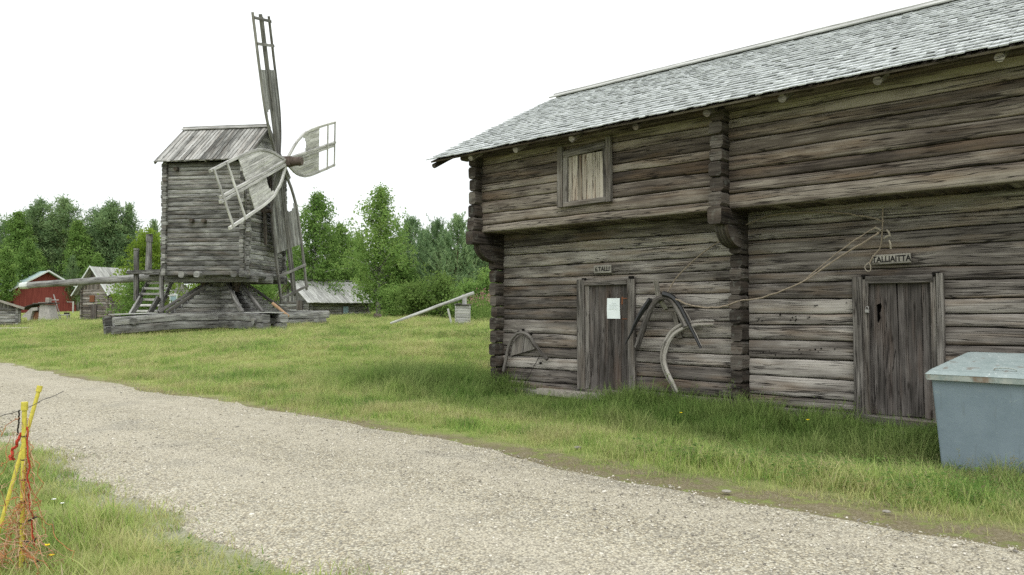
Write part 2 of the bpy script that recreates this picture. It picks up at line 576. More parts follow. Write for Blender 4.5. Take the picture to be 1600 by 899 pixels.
M['ground'] = ground_mat()
M['gravel'] = gravel_mat()


def pebble_mat():
    k = NT('pebble')
    oi = k.n('ObjectInfo')
    c = k.ramp(oi.outputs['Random'], [(0, (.13, .12, .105)), (.25, (.28, .255, .21)), (.5, (.44, .4, .32)), (.75, (.58, .54, .45)), (1, (.74, .7, .62))])
    ge = k.n('NewGeometry')
    n = k.noise(ge.outputs['Position'], 60., 3.)
    c = k.mix(k.rng(n, .3, .7, 0., .4), c, (.3, .28, .25))
    k.bsdf(c, .9, .15)
    return k.m


M['pebble'] = pebble_mat()


# ------------------------------------------------------------------ mesh builder
class MB:
    def __init__(self):
        self.v, self.f, self.uv, self.lid = [], [], [], []

    def face(self, idx, uvs, lid):
        self.f.append(idx)
        self.uv.extend(uvs)
        self.lid.append(lid)

    def build(self, name, mat, parent=None, sharp=38, smooth=True):
        me = bpy.data.meshes.new(name)
        me.from_pydata([tuple(p) for p in self.v], [], self.f)
        uvl = me.uv_layers.new(name='UVMap')
        uvl.data.foreach_set('uv', np.array(self.uv, dtype=np.float32).ravel())
        a = me.attributes.new('lid', 'FLOAT', 'FACE')
        a.data.foreach_set('value', np.array(self.lid, dtype=np.float32))
        me.materials.append(mat)
        if smooth:
            me.polygons.foreach_set('use_smooth', [True] * len(me.polygons))
            me.set_sharp_from_angle(angle=R(sharp))
        me.update()
        o = bpy.data.objects.new(name, me)
        COL.objects.link(o)
        if parent is not None:
            o.parent = parent
        return o


def sweep(mb, pts, prof, up=(0, 0, 1), scale=None, lid=None, closed=True, jit=0., rs=None):
    """sweep a closed 2D profile along points; profile x runs sideways, y along 'up'"""
    pts = [Vector(p) for p in pts]
    n = len(pts)
    m = len(prof)
    lid = random.random() if lid is None else lid
    up = Vector(up)
    b0 = len(mb.v)
    acc = [0.]
    for i in range(1, n):
        acc.append(acc[-1] + (pts[i] - pts[i - 1]).length)
    per = [0.]
    for j in range(m):
        a, b = Vector(prof[j]), Vector(prof[(j + 1) % m])
        per.append(per[-1] + (b - a).length)
    u0, v0 = random.uniform(0, 50), random.uniform(0, 20)
    for i in range(n):
        T = (pts[min(i + 1, n - 1)] - pts[max(i - 1, 0)]).normalized()
        S = T.cross(up)
        if S.length < 1e-4:
            S = T.cross(Vector((1, .3, .2)))
        S.normalize()
        N = S.cross(T)
        k = 1. if scale is None else (scale[i] if not callable(scale) else scale(i / (n - 1)))
        for (a, b) in prof:
            j1 = random.uniform(-jit, jit) if jit else 0
            j2 = random.uniform(-jit, jit) if jit else 0
            mb.v.append(pts[i] + S * (a * k + j1) + N * (b * k + j2))
    for i in range(n - 1):
        for j in range(m):
            j2 = (j + 1) % m
            a, b, c, d = b0 + i * m + j, b0 + i * m + j2, b0 + (i + 1) * m + j2, b0 + (i + 1) * m + j
            mb.face((a, b, c, d), [(u0 + acc[i], v0 + per[j]), (u0 + acc[i], v0 + per[j + 1]), (u0 + acc[i + 1], v0 + per[j + 1]), (u0 + acc[i + 1], v0 + per[j])], lid)
    if closed:
        for e, rev in ((0, True), (n - 1, False)):
            ids = [b0 + e * m + j for j in range(m)]
            uvs = [(u0 + p[0] * 1.0, v0 + p[1]) for p in prof]
            if rev:
                ids = ids[::-1]
                uvs = uvs[::-1]
            mb.face(tuple(ids), uvs, lid)


def circ(r, n=10, sq=0., ry=None):
    ry = r if ry is None else ry
    out = []
    for i in range(n):
        a = 2 * math.pi * (i + .5) / n
        c, s = math.cos(a), math.sin(a)
        k = 1.
        if sq:
            k = 1 / (abs(c) ** (2 + sq * 6) + abs(s) ** (2 + sq * 6)) ** (1 / (2 + sq * 6))
        out.append((r * c * k, ry * s * k))
    return out


def rect(wd, t, c=None):
    c = min(wd, t) * .12 if c is None else c
    a, b = wd / 2, t / 2
    return [(-a + c, -b), (a - c, -b), (a, -b + c), (a, b - c), (a - c, b), (-a + c, b), (-a, b - c), (-a, -b + c)]


def lerp_pts(p0, p1, n, wob=0.):
    p0, p1 = Vector(p0), Vector(p1)
    out = []
    ph = random.uniform(0, 9)
    for i in range(n + 1):
        p = p0.lerp(p1, i / n)
        if wob:
            q = Vector((mnoise.noise((i * .7 + ph, 1, 3)), mnoise.noise((i * .7 + ph, 5, 9)), mnoise.noise((i * .7 + ph, 8, 2))))
            p = p + q * wob
        out.append(p)
    return out


def plank(mb, p0, p1, wd, t, up=(0, 0, 1), seg=None, wob=.004, jit=.0015, lid=None, c=None):
    L = (Vector(p1) - Vector(p0)).length
    seg = seg or max(1, min(14, int(L / .35)))
    sweep(mb, lerp_pts(p0, p1, seg, wob), rect(wd, t, c), up, None, lid, True, jit)


def log(mb, p0, p1, r, r2=None, n=10, sq=0., seg=None, wob=.012, jit=.004, lid=None, ry=None, up=(0, 0, 1)):
    L = (Vector(p1) - Vector(p0)).length
    seg = seg or max(2, min(14, int(L / .4)))
    r2 = r if r2 is None else r2
    sweep(mb, lerp_pts(p0, p1, seg, wob), circ(r, n, sq, ry), up, lambda t: 1 + (r2 / r - 1) * t, lid, True, jit)


def smooth_path(pts, k=6):
    """Catmull-Rom"""
    P = [Vector(p) for p in pts]
    P = [P[0] * 2 - P[1]] + P + [P[-1] * 2 - P[-2]]
    out = []
    for i in range(1, len(P) - 2):
        for j in range(k):
            t = j / k
            a, b, c, d = P[i - 1], P[i], P[i + 1], P[i + 2]
            out.append(.5 * ((2 * b) + (c - a) * t + (2 * a - 5 * b + 4 * c - d) * t * t + (3 * b - a - 3 * c + d) * t ** 3))
    out.append(P[-2])
    return out


def tube(mb, pts, r, n=7, up=(0, 1, .2), lid=None, jit=0., taper=None, sm=6):
    path = smooth_path(pts, sm) if sm else [Vector(p) for p in pts]
    sweep(mb, path, circ(r, n), up, taper, lid, True, jit)


def block(mb, cx, cy, cz, sx, sy, sz, lid=None, c=None, jit=.002, ang=0.):
    """a chamfered block standing on its base centre (cz is the bottom)"""
    d = Vector((math.cos(ang), math.sin(ang), 0)) * (sx / 2)
    p = Vector((cx, cy, cz + sz / 2))
    sweep(mb, [p - d, p, p + d], rect(sy, sz, c), (0, 0, 1), None, lid, True, jit)


def poly_prism(mb, pts, depth_vec, lid=None):
    """extrude a planar outline along depth_vec"""
    lid = random.random() if lid is None else lid
    d = Vector(depth_vec)
    P = [Vector(p) for p in pts]
    n = len(P)
    b = len(mb.v)
    mb.v.extend(P)
    mb.v.extend([p + d for p in P])
    u0 = random.uniform(0, 30)
    ax = (P[1] - P[0]).normalized()
    nn = d.normalized()
    ay = nn.cross(ax)

    def uv(p):
        return (u0 + p.dot(ax), p.dot(ay))
    mb.face(tuple(range(b, b + n)), [uv(p) for p in P], lid)
    mb.face(tuple(range(b + 2 * n - 1, b + n - 1, -1)), [uv(p) for p in reversed(P)], lid)
    for i in range(n):
        j = (i + 1) % n
        L = (P[j] - P[i]).length
        mb.face((b + i, b + n + i, b + n + j, b + j), [(u0, 0), (u0, d.length), (u0 + L, d.length), (u0 + L, 0)], lid)


def courses(z0, z1, nom, var, rs):
    zs = [z0]
    while zs[-1] < z1 - nom * .6:
        zs.append(zs[-1] + nom * rs.uniform(1 - var, 1 + var))
    k = (z1 - z0) / (zs[-1] - z0)
    return [z0 + (z - z0) * k for z in zs]


def wall_logs(mb, fr, x0, x1, zs, thick=.2, openings=(), rs=None, wob=.02, rnd=.045, step=.16, seed=0, bow=.012, gap=.006, lids=None, ends=(0., 0.)):
    """stacked hewn logs; fr(x, y, z) maps wall coordinates (y = 0 at the outer face, growing inwards)"""
    rs = rs or random
    nC = len(zs) - 1

    def zb(k, x):
        if k == 0 or k == nC:
            return zs[k]
        return zs[k] + wob * mnoise.noise((x * .35, k * 3.7 + seed, 1.3)) + wob * .5 * mnoise.noise((x * 1.1, k * 5.1 + seed, 7.)) + .004 * mnoise.noise((x * 4., k * 9.1 + seed, 17.))
    prof = [(0., 1.), (.03, .5), (.1, .15), (.3, .0), (.52, .02), (.72, .0), (.9, .16), (.97, .5), (1., 1.)]
    for k in range(nC):
        h = zs[k + 1] - zs[k]
        zm = (zs[k] + zs[k + 1]) / 2
        iv = [(x0 - rs.uniform(0, ends[0]), x1 + rs.uniform(0, ends[1]))]
        for (ox0, ox1, oz0, oz1) in openings:
            if oz0 < zm < oz1:
                new = []
                for a, b in iv:
                    if ox1 <= a or ox0 >= b:
                        new.append((a, b))
                    else:
                        if ox0 > a:
                            new.append((a, ox0))
                        if ox1 < b:
                            new.append((ox1, b))
                iv = new
        inset = rs.uniform(-.008, .014)
        r_ = rnd * rs.uniform(.75, 1.2)
        for a, b in iv:
            if b - a < .03:
                continue
            n = max(2, int((b - a) / step))
            lid = rs.random() if lids is None else lids(k, rs)
            b0 = len(mb.v)
            m = len(prof) + 2
            u0, v0 = rs.uniform(0, 60), rs.uniform(0, 20)
            for i in range(n + 1):
                x = a + (b - a) * i / n
                lo, hi = zb(k, x) + gap / 2, zb(k + 1, x) - gap / 2
                for (t, d) in prof:
                    y = inset + d * r_ + bow * mnoise.noise((x * .5, k * 2.3 + seed, t * 1.2)) + .006 * mnoise.noise((x * 2.5, k * 7.7 + seed, t * 6.))
                    mb.v.append(fr(x, y, lo + (hi - lo) * t))
                mb.v.append(fr(x, thick, hi))
                mb.v.append(fr(x, thick, lo))
            vv = [v0 + t * h + d * r_ * .6 for t, d in prof] + [v0 + h + thick, v0 + h * 2 + thick]
            for i in range(n):
                ua, ub = u0 + (b - a) * i / n, u0 + (b - a) * (i + 1) / n
                for j in range(m):
                    j2 = (j + 1) % m
                    A, B, C, D = b0 + i * m + j, b0 + (i + 1) * m + j, b0 + (i + 1) * m + j2, b0 + i * m + j2
                    mb.face((A, B, C, D), [(ua, vv[j]), (ub, vv[j]), (ub, vv[j2] if j2 else vv[j] + .2), (ua, vv[j2] if j2 else vv[j] + .2)], lid)
            for e, rev in ((0, False), (n, True)):
                ids = [b0 + e * m + j for j in range(m)]
                uvs = [(u0 + .3 * y_, v0 + t_ * h) for (t_, y_) in prof] + [(u0 + .2, v0 + h), (u0 + .2, v0)]
                if rev:
                    ids, uvs = ids[::-1], uvs[::-1]
                mb.face(tuple(ids), uvs, lid)


def cross_ends(mb, fr, xc0, xc1, zs, out, inn, rs, seed=0, var=.03, lids=None, lo_fn=None):
    """the ends of a cross wall's logs, stacked on each other at a corner (xc0..xc1 wide, from y=-out to y=inn)"""
    for k in range(len(zs) - 1):
        o = (out if lo_fn is None else lo_fn((zs[k] + zs[k + 1]) / 2)) + rs.uniform(-var, var)
        z0, z1 = zs[k] + .004, zs[k + 1] - .004
        dx = rs.uniform(-.012, .012)
        c = fr
        wd, h = (xc1 - xc0) + rs.uniform(-.015, .01), z1 - z0
        xm = (xc0 + xc1) / 2 + dx
        ys = [-o, -o + .03, -o + .12, (-o + inn) / 2, inn]
        pr = rect(wd, h, min(wd, h) * .17)
        pts = [fr(xm, y, (z0 + z1) / 2) for y in ys]
        upv = Vector(fr(0, 0, 1)) - Vector(fr(0, 0, 0))
        sweep(mb, pts, pr, upv, [.93, 1., 1., .99, 1.], (rs.random() if lids is None else lids(k, rs)), True, .006)


def tag(o, label, cat, group=None, kind=None):
    o['label'] = label
    if cat:
        o['category'] = cat
    if group:
        o['group'] = group
    if kind:
        o['kind'] = kind
    return o


def thing(name, label, cat, loc=(0, 0, 0), rotz=0., group=None):
    o = bpy.data.objects.new(name, None)
    o.empty_display_size = .3
    COL.objects.link(o)
    o.location = loc
    o.rotation_euler = (0, 0, rotz)
    return tag(o, label, cat, group)


def kidtree(o, parent=None):
    c = o.copy()
    COL.objects.link(c)
    if parent is not None:
        c.parent = parent
    for ch in o.children:
        kidtree(ch, c)
    return c


def raw_mesh(name, verts, faces, mat, lid=None, parent=None, link=True):
    """fast mesh from numpy arrays; all faces share one corner count"""
    me = bpy.data.meshes.new(name)
    nv, nf, k = len(verts), len(faces), faces.shape[1]
    me.vertices.add(nv)
    me.vertices.foreach_set('co', np.asarray(verts, np.float32).ravel())
    me.loops.add(nf * k)
    me.loops.foreach_set('vertex_index', np.asarray(faces, np.int32).ravel())
    me.polygons.add(nf)
    me.polygons.foreach_set('loop_start', np.arange(0, nf * k, k, dtype=np.int32))
    if lid is not None:
        a = me.attributes.new('lid', 'FLOAT', 'FACE')
        a.data.foreach_set('value', np.asarray(lid, np.float32))
    me.materials.append(mat)
    me.update(calc_edges=True)
    me.validate()
    o = bpy.data.objects.new(name, me)
    if link:
        COL.objects.link(o)
    if parent is not None:
        o.parent = parent
    return o


# ------------------------------------------------------------------ ground and track
def build_ground():
    # one sheet; fine grid near, coarse far
    xs = np.concatenate([np.linspace(-700, -80, 14)[:-1], np.linspace(-80, 40, 121), np.linspace(40, 700, 14)[1:]])
    ys = np.concatenate([np.linspace(-300, -10, 8)[:-1], np.linspace(-10, 110, 121), np.linspace(110, 900, 14)[1:]])
    X, Y = np.meshgrid(xs, ys)
    Z = ground_z(X, Y)
    V = np.stack([X.ravel(), Y.ravel(), Z.ravel()], 1)
    nx, ny = len(xs), len(ys)
    i = np.arange(nx * ny).reshape(ny, nx)
    F = np.stack([i[:-1, :-1].ravel(), i[:-1, 1:].ravel(), i[1:, 1:].ravel(), i[1:, :-1].ravel()], 1)
    o = raw_mesh('ground', V, F, M['ground'])
    o.data.polygons.foreach_set('use_smooth', [True] * len(o.data.polygons))
    o['kind'] = 'structure'
    o['label'] = 'green meadow ground rising towards the windmill'
    return o


def n1(x, s=0.):
    return mnoise.noise((x, s, .37))


def road_edges(lx):
    far = -5.42 - .42 * min(1., max(0., (lx - 2.5) / 5.)) + .22 * n1(lx * .45, 1.) + .13 * n1(lx * 1.7, 4.) + .05 * n1(lx * 5., 6.) + .5 * max(0., (-lx - 8) / 10)
    near = -8.82 - .3 * n1(lx * .4, 9.) - .16 * n1(lx * 1.6, 12.) - .06 * n1(lx * 5., 14.) + (.25 if lx < 0 else 0)
    return near, far


def build_road():
    lxs = np.arange(-70, 60, .2)
    V, F = [], []
    m = 9
    for lx in lxs:
        a, b = road_edges(lx)
        a -= .42 + .12 * n1(lx * 2.3, 30.)
        b += .16
        for j in range(m):
            t = (0, .03, .14, .3, .5, .7, .86, .97, 1)[j]
            ly = a + (b - a) * t
            p = ORG + EX * lx + EY * ly
            crown = .035 * math.sin(math.pi * t)
            V.append((p.x, p.y, gz(p.x, p.y) + (.006 if 0 < j < m - 1 else -.03) + crown))
    V = np.array(V)
    n = len(lxs)
    i = np.arange(n * m).reshape(n, m)
    F = np.stack([i[:-1, :-1].ravel(), i[1:, :-1].ravel(), i[1:, 1:].ravel(), i[:-1, 1:].ravel()], 1)
    F = F[:, ::-1]
    o = raw_mesh('gravel_road', V, F, M['gravel'])
    o.data.polygons.foreach_set('use_smooth', [True] * len(o.data.polygons))
    o['kind'] = 'structure'
    o['label'] = 'pale gravel track crossing the yard in front of the storehouse'
    # bare sandy patch of yard far left
    V, F = [], []
    c = (wx(8, 47), 47.)
    V.append((c[0], c[1], gz(*c) + .02))
    N = 40
    for k in range(N):
        a = 2 * math.pi * k / N
        rr = (1 + .25 * n1(k * .5, 3.))
        x, y = c[0] + 4.2 * rr * math.cos(a) - 2, c[1] + 3.0 * rr * math.sin(a)
        V.append((x, y, gz(x, y) + .02))
    F = np.array([(0, 1 + k, 1 + (k + 1) % N) for k in range(N)])
    o = raw_mesh('sandy_path', np.array(V), F, M['gravel'])
    o['kind'] = 'structure'
    o['label'] = 'bare sandy yard patch beyond the lawn'


build_ground()
build_road()

# ------------------------------------------------------------------ the two-storey log storehouse
SL = 11.9           # length
YU = -.65           # face of the jutting upper storey
rs = random.Random(21)


def fr_front(yoff):
    return lambda x, y, z: Vector((x, y + yoff, z))


store = thing('log_storehouse', 'long two-storey grey log storehouse with jutting upper floor and shingle roof', 'storehouse', (ORG.x, ORG.y, 0), STROT)

D1 = (2.17, 3.46, .02, 2.19)
D2 = (7.33, 8.47, -.1, 2.09)
zsA = courses(-.3, 3.22, .245, .26, rs)
zsB = courses(-.34, 3.22, .235, .26, rs)
DOORX = (2.25, 3.38)
mb = MB()
wall_logs(mb, fr_front(0), .14, 5.42, zsA, .2, [(D1[0], D1[1], .08, 2.1)], rs, .026, .025, .13, 3, .012, .013)
wall_logs(mb, fr_front(0), 5.64, SL, zsB, .2, [(D2[0], D2[1], .02, 2.02)], rs, .026, .025, .13, 31, .012, .013)
mb.build('wall', M['log'], store)
mb = MB()
zsU = courses(3.2, 5.0, .215, .26, rs)
zsV = courses(3.2, 5.0, .21, .26, rs)
WIN = (2.27, 3.37, 3.56, 4.58)
wall_logs(mb, fr_front(YU), .1, 5.4, zsU, .2, [WIN], rs, .024, .025, .13, 51, .012, .013)
wall_logs(mb, fr_front(YU), 5.64, SL, zsV, .2, [], rs, .024, .025, .13, 71, .012, .013)
mb.build('wall', M['log_brown'], store)
# dark inner lining added behind log gaps to blacken them and block light
mb = MB()
block(mb, SL / 2, 3.2, -.35, SL - .3, 5.9, 3.45, c=.01, jit=0)
block(mb, SL / 2, 2.95, 3.3, SL - .3, 6.8, 1.5, c=.01, jit=0)
mb.build('light_blocker', M['black'], store)
# corner stacks


def corbel(z):
    if z > 3.0:
        return .9
    if z > 2.78:
        return .55
    return .24


mb = MB()
cz = zsA[:-2] + [2.72, 2.97, 3.22] if zsA[-3] < 2.6 else zsA[:-3] + [2.72, 2.97, 3.22]
for xa, xb in ((-.02, .17), (5.42, 5.64), (SL - .1, SL + .12)):
    lo = courses(-.32, 2.74, .245, .18, rs)
    mb = MB()
    cross_ends(mb, fr_front(0), xa, xb, lo, .24, .15, rs, var=.035)
    mb.build('corner_logs', M['log_dark'], store)
for xa, xb in ((-.03, .18), (5.41, 5.65), (SL - .1, SL + .12)):
    # corbels: upper one long, the lower one with a curved underside
    xm = (xa + xb) / 2
    mb = MB()
    plank(mb, (xm, -.93, 3.095), (xm, .4, 3.095), (xb - xa) * .97, .27, seg=5, jit=.007, c=.03)
    out = []
    for t in np.linspace(0, 1, 8):
        out.append((xa + .01, -.24 - .47 * math.sin(t * math.pi / 2), 2.62 + .335 * (1 - math.cos(t * math.pi / 2))))
    out += [(xa + .01, -.72, 2.955), (xa + .01, .3, 2.955), (xa + .01, .3, 2.62)]
    poly_prism(mb, out, ((xb - xa) * .93, 0, 0))
    up = courses(3.235, 4.80, .225, .15, rs)
    cross_ends(mb, fr_front(YU), xa, xb, up, .22, .12, rs, var=.03)
    mb.build('bracket_logs', M['log_dark'], store)
# soffit of the jutting floor
mb = MB()
for i in range(44):
    x = .2 + i * .265
    plank(mb, (x, YU + .2, 3.225), (x, .02, 3.225), .255, .03, seg=1)
mb.build('soffit', M['log_brown'], store)
# other three sides, plainer


def fr_left(x, y, z):
    return Vector((y, x, z))


def fr_right(x, y, z):
    return Vector((SL - y, x, z))


def fr_back(x, y, z):
    return Vector((SL - x, 6.5 - y, z))


mb = MB()
cs = courses(-.1, 5.0, .27, .1, rs)
wall_logs(mb, fr_left, .15, 6.4, cs, .2, [], rs, .02, .045, .5, 90)
wall_logs(mb, fr_back, .1, SL - .1, cs, .2, [], rs, .02, .045, .6, 95)
wall_logs(mb, fr_right, .15, 6.4, cs, .2, [], rs, .02, .045, .6, 99)
mb.build('wall', M['log'], store)
# roof
RX0, RX1 = -.84, 12.7
EYV, EZ, RY, RZ = -1.2, 4.74, 2.95, 6.9
SLOPE = math.atan2(RZ - EZ, RY - EYV)
SLEN = math.hypot(RZ - EZ, RY - EYV)


def roof_pt(x, s, n, side=0):
    """s metres up the slope from the eave, n metres off the deck"""
    y = EYV + s * math.cos(SLOPE) - n * math.sin(SLOPE)
    z = EZ + s * math.sin(SLOPE) + n * math.cos(SLOPE)
    if side:
        y = 2 * RY - y
    return Vector((x, y, z))


# gables between the wall tops and the roof
for xg in (.06, SL - .1):
    mb = MB()
    y0, y1 = -.5, 6.4
    nb = 26
    for i in range(nb):
        ya = y0 + (y1 - y0) * (i + .5) / nb
        top = RZ - .2 - abs(ya - RY) * math.tan(SLOPE)
        if top > 5.02:
            plank(mb, (xg, ya, 4.95), (xg, ya, top), (y1 - y0) / nb * .97, .03, up=(1, 0, 0), seg=1)
    mb.build('gable', M['log'], store)
mb = MB()
for side in (0, 1):
    nb = 18
    for i in range(nb):
        s = (i + .5) * SLEN / nb
        p0, p1 = roof_pt(RX0 + .02, s, -.03, side), roof_pt(RX1, s, -.03, side)
        plank(mb, p0, p1, .03, SLEN / nb * .98, up=(0, math.cos(SLOPE) * (1 if not side else -1), math.sin(SLOPE)), seg=2, wob=0)
roof = mb.build('roof', M['log_brown'], store)
mb = MB()
rows = 23
for side in (0, 1):
    for r_ in range(rows):
        s0 = -.05 + r_ * (SLEN / rows)
        x = RX0 - .03 + rs.uniform(-.05, .02)
        while x < RX1:
            wdt = rs.uniform(.085, .15) if not side else .4
            if not side and rs.random() < .003:
                x += wdt
                continue
            ln = SLEN / rows * 1.75
            lift = .040 + rs.uniform(-.003, .012)
            ds = rs.uniform(-.022, .018)
            a = roof_pt(x + wdt / 2, s0 + ds, lift, side)
            b = roof_pt(x + wdt / 2 + rs.uniform(-.008, .008), min(s0 + ln, SLEN), .006, side)
            nrm = Vector((0, -math.sin(SLOPE) * (1 if not side else -1), math.cos(SLOPE)))
            sweep(mb, [a, b], rect(wdt * .93, .017, .002), nrm, None, rs.random(), True, .0018)
            x += wdt
shing = mb.build('shingles', M['shingle'], roof, smooth=False)
mb = MB()
plank(mb, (RX0 - .02, RY - .1, RZ + .05), (RX1, RY - .1, RZ + .05), .24, .03, up=(0, -.47, .88), seg=8, wob=.008)
plank(mb, (RX0 - .04, RY + .1, RZ + .075), (RX1, RY + .1, RZ + .075), .24, .03, up=(0, .47, .88), seg=8, wob=.008)
mb.build('ridge_board', M['pale_board'], roof)
mb = MB()
for side in (0, 1):   # barge logs under the roof ends
    for xx in (RX0 + .08, RX1 - .1):
        mb = MB()
        log(mb, roof_pt(xx, -.02, -.115, side), roof_pt(xx, SLEN, -.115, side), .05, n=8)
        mb.build('barge_log', M['log_dark'], roof)
for i, xr in enumerate((.28, 1.5, 2.85, 4.2, 5.5, 6.7, 8.01, 9.4, 10.7, 11.7)):
    mb = MB()
    log(mb, roof_pt(xr, .05, -.115), roof_pt(xr, SLEN - .2, -.115), .06, n=9)
    mb.build('rafter', M['log'], store)
mb = MB()   # wall plate under the rafters
plank(mb, (-.35, YU - .02, 4.86), (5.5, YU - .02, 4.86), .22, .24, seg=12, wob=.012, jit=.004, c=.03)
plank(mb, (5.5, YU - .03, 4.87), (7.85, YU - .03, 4.88), .22, .24, seg=8, wob=.012, jit=.004, c=.03)
plank(mb, (7.86, YU - .02, 4.88), (SL + .5, YU - .02, 4.88), .22, .24, seg=12, wob=.012, jit=.004, c=.03)
mb.build('wall_plate', M['log_brown'], store)
# sill and footing
mb = MB()
plank(mb, (.5, -.09, -.05), (5.4, -.08, -.1), .28, .17, seg=12, jit=.008, c=.03)
plank(mb, (5.64, -.09, -.14), (9.2, -.1, -.19), .26, .17, seg=12, jit=.008, c=.03)
plank(mb, (9.21, -.07, -.19), (SL, -.07, -.2), .26, .15, seg=8, jit=.008, c=.03)
mb.build('sill_log', M['frame'], store)

# doors


def door_planks(mb, x0, x1, z0, z1, y, widths, rs, t=.035, slant=.0):
    tot = sum(widths)
    x = x0
    for wq in widths:
        wd = (x1 - x0) * wq / tot
        plank(mb, (x + wd / 2 + slant, y + rs.uniform(-.004, .004), z0 + rs.uniform(-.01, .01)), (x + wd / 2, y, z1), wd - .007, t, up=(0, 1, 0), seg=6, wob=.003, c=.004)
        x += wd


mb = MB()
door_planks(mb, 2.42, 3.34, .12, 2.1, .02, [.8, .85, 1.15, .75], rs)
d1 = mb.build('door', M['door'], store)
mb = MB()
plank(mb, (2.25, -.03, .1), (2.235, -.03, 2.2), .17, .07, up=(0, 1, 0), seg=6)
plank(mb, (2.385, -.005, .12), (2.375, -.005, 2.14), .085, .05, up=(0, 1, 0), seg=6)
plank(mb, (3.405, -.03, .08), (3.39, -.03, 2.18), .15, .07, up=(0, 1, 0), seg=6)
plank(mb, (2.33, -.015, 2.13), (3.3, -.015, 2.13), .1, .08, up=(0, 1, 0), seg=4)
plank(mb, (2.1, .03, .03), (3.5, .03, .03), .16, .12, up=(0, 1, 0), seg=4)
mb.build('frame', M['frame'], d1)
mb = MB()
plank(mb, (3.17, -.003, 1.83), (3.36, -.003, 1.83), .018, .006, up=(0, 1, 0))
plank(mb, (3.17, -.004, 1.72), (3.17, -.004, 1.86), .03, .006, up=(0, 1, 0))
mb.build('hinge', M['rust_iron'], d1)
mb = MB()
plank(mb, (3.16, -.003, 1.45), (3.34, -.003, 1.45), .014, .006, up=(0, 1, 0))
mb.build('hinge', M['rust_iron'], d1)

mb = MB()
HX0, HX1, HZ0, HZ1 = 7.60, 7.66, 1.44, 1.68
y2 = .045
# left plank has a broken-out hole, made by splitting it round the opening
plank(mb, (7.53, y2, .1), (7.52, y2, 2.02), .16, .035, up=(0, 1, 0), seg=6, lid=.35)
out = [(7.60, 0, .1), (7.905, 0, .1), (7.87, 0, 2.02), (7.60, 0, 2.02), (7.602, 0, 1.69), (7.64, 0, 1.70), (7.672, 0, 1.665), (7.664, 0, 1.60), (7.645, 0, 1.565), (7.655, 0, 1.5), (7.63, 0, 1.43), (7.602, 0, 1.46)]
ctr = MB()
b0 = len(mb.v)
# strips: below, right of hole, above


def dplank(pts, lid):
    P = [Vector((a, y2 - .018, c)) for a, b, c in pts]
    b = len(mb.v)
    mb.v.extend(P)
    mb.v.extend([p + Vector((0, .035, 0)) for p in P])
    n = len(P)
    mb.face(tuple(range(b, b + n)), [(p.z + 3, p.x) for p in P], lid)
    mb.face(tuple(range(b + 2 * n - 1, b + n - 1, -1)), [(p.z + 3, p.x) for p in reversed(P)], lid)
    for i in range(n):
        j = (i + 1) % n
        mb.face((b + i, b + n + i, b + n + j, b + j), [(P[i].z, 0), (P[i].z, .03), (P[j].z, .03), (P[j].z, 0)], lid)


dplank([(7.605, 0, .1), (7.905, 0, .1), (7.893, 0, .8), (7.884, 0, 1.42), (7.63, 0, 1.42), (7.604, 0, 1.45)], .42)
dplank([(7.632, 0, 1.42), (7.884, 0, 1.42), (7.876, 0, 1.72), (7.66, 0, 1.72), (7.674, 0, 1.67), (7.662, 0, 1.60), (7.645, 0, 1.565), (7.656, 0, 1.5)], .42)
dplank([(7.604, 0, 1.69), (7.64, 0, 1.705), (7.66, 0, 1.72), (7.876, 0, 1.72), (7.868, 0, 2.02), (7.604, 0, 2.02)], .42)
door_planks(mb, 7.885, 8.42, .1, 2.02, y2 + .006, [1.15, .8], rs, slant=.012)
d2 = mb.build('door', M['door'], store, smooth=False)
mb = MB()
block(mb, 7.63, .16, 1.35, .16, .02, .45, jit=0)
mb.build('door_hole', M['black'], d2)
mb = MB()
plank(mb, (7.375, -.04, -.02), (7.36, -.04, 2.1), .13, .1, up=(0, 1, 0), seg=6)
plank(mb, (7.48, -.015, .04), (7.465, -.015, 2.06), .085, .06, up=(0, 1, 0), seg=6)
plank(mb, (8.46, -.03, .0), (8.455, -.03, 2.12), .09, .09, up=(0, 1, 0), seg=6)
plank(mb, (8.375, -.01, .0), (8.365, -.01, 2.07), .075, .05, up=(0, 1, 0), seg=6)
plank(mb, (7.47, .0, 2.05), (8.36, .0, 2.05), .11, .09, up=(0, 1, 0), seg=4)
plank(mb, (7.42, -.08, .03), (8.6, -.08, .0), .13, .1, up=(0, 1, 0), seg=5)
mb.build('frame', M['frame'], d2)
mb = MB()
block(mb, 7.5, -.065, 1.57, .055, .028, .05, c=.006, jit=0)
tube(mb, [(7.483, -.065, 1.61), (7.483, -.065, 1.65), (7.5, -.065, 1.665), (7.517, -.065, 1.65), (7.517, -.065, 1.61)], .006, 6, up=(0, 1, 0))
mb.build('padlock', M['iron'], d2)
# dark socket holes above both frames
mb = MB()
for x, z in ((2.29, 2.19), (3.37, 2.2), (7.455, 2.09), (8.40, 2.1)):
    mb = MB()
    block(mb, x, .0, z - .01, .09, .05, .05, jit=0)
    mb.build('beam_socket', M['black'], store)
# peg holes in the wall
mb = MB()
for x, z, k in ((6.0, 1.47, 7), (5.9, .92, 6), (6.6, .98, 8), (6.4, 1.5, 4), (.6, 1.17, 1), (.73, 1.21, 1), (.94, 1.13, 1), (1.2, .55, 1), (6.9, 1.72, 3)):
    for q in range(k):
        xx, zz = x + (rs.uniform(-.25, .5) if k > 1 else 0), z + (rs.uniform(-.05, .05) if k > 1 else 0)
        rr = rs.uniform(.007, .013) if k > 1 else .02
        mb = MB()
        sweep(mb, [(xx, -.014 if k > 1 else -.04, zz), (xx, .03, zz)], circ(rr, 7), (0, 0, 1))
        mb.build('peg_hole', M['black'], store)

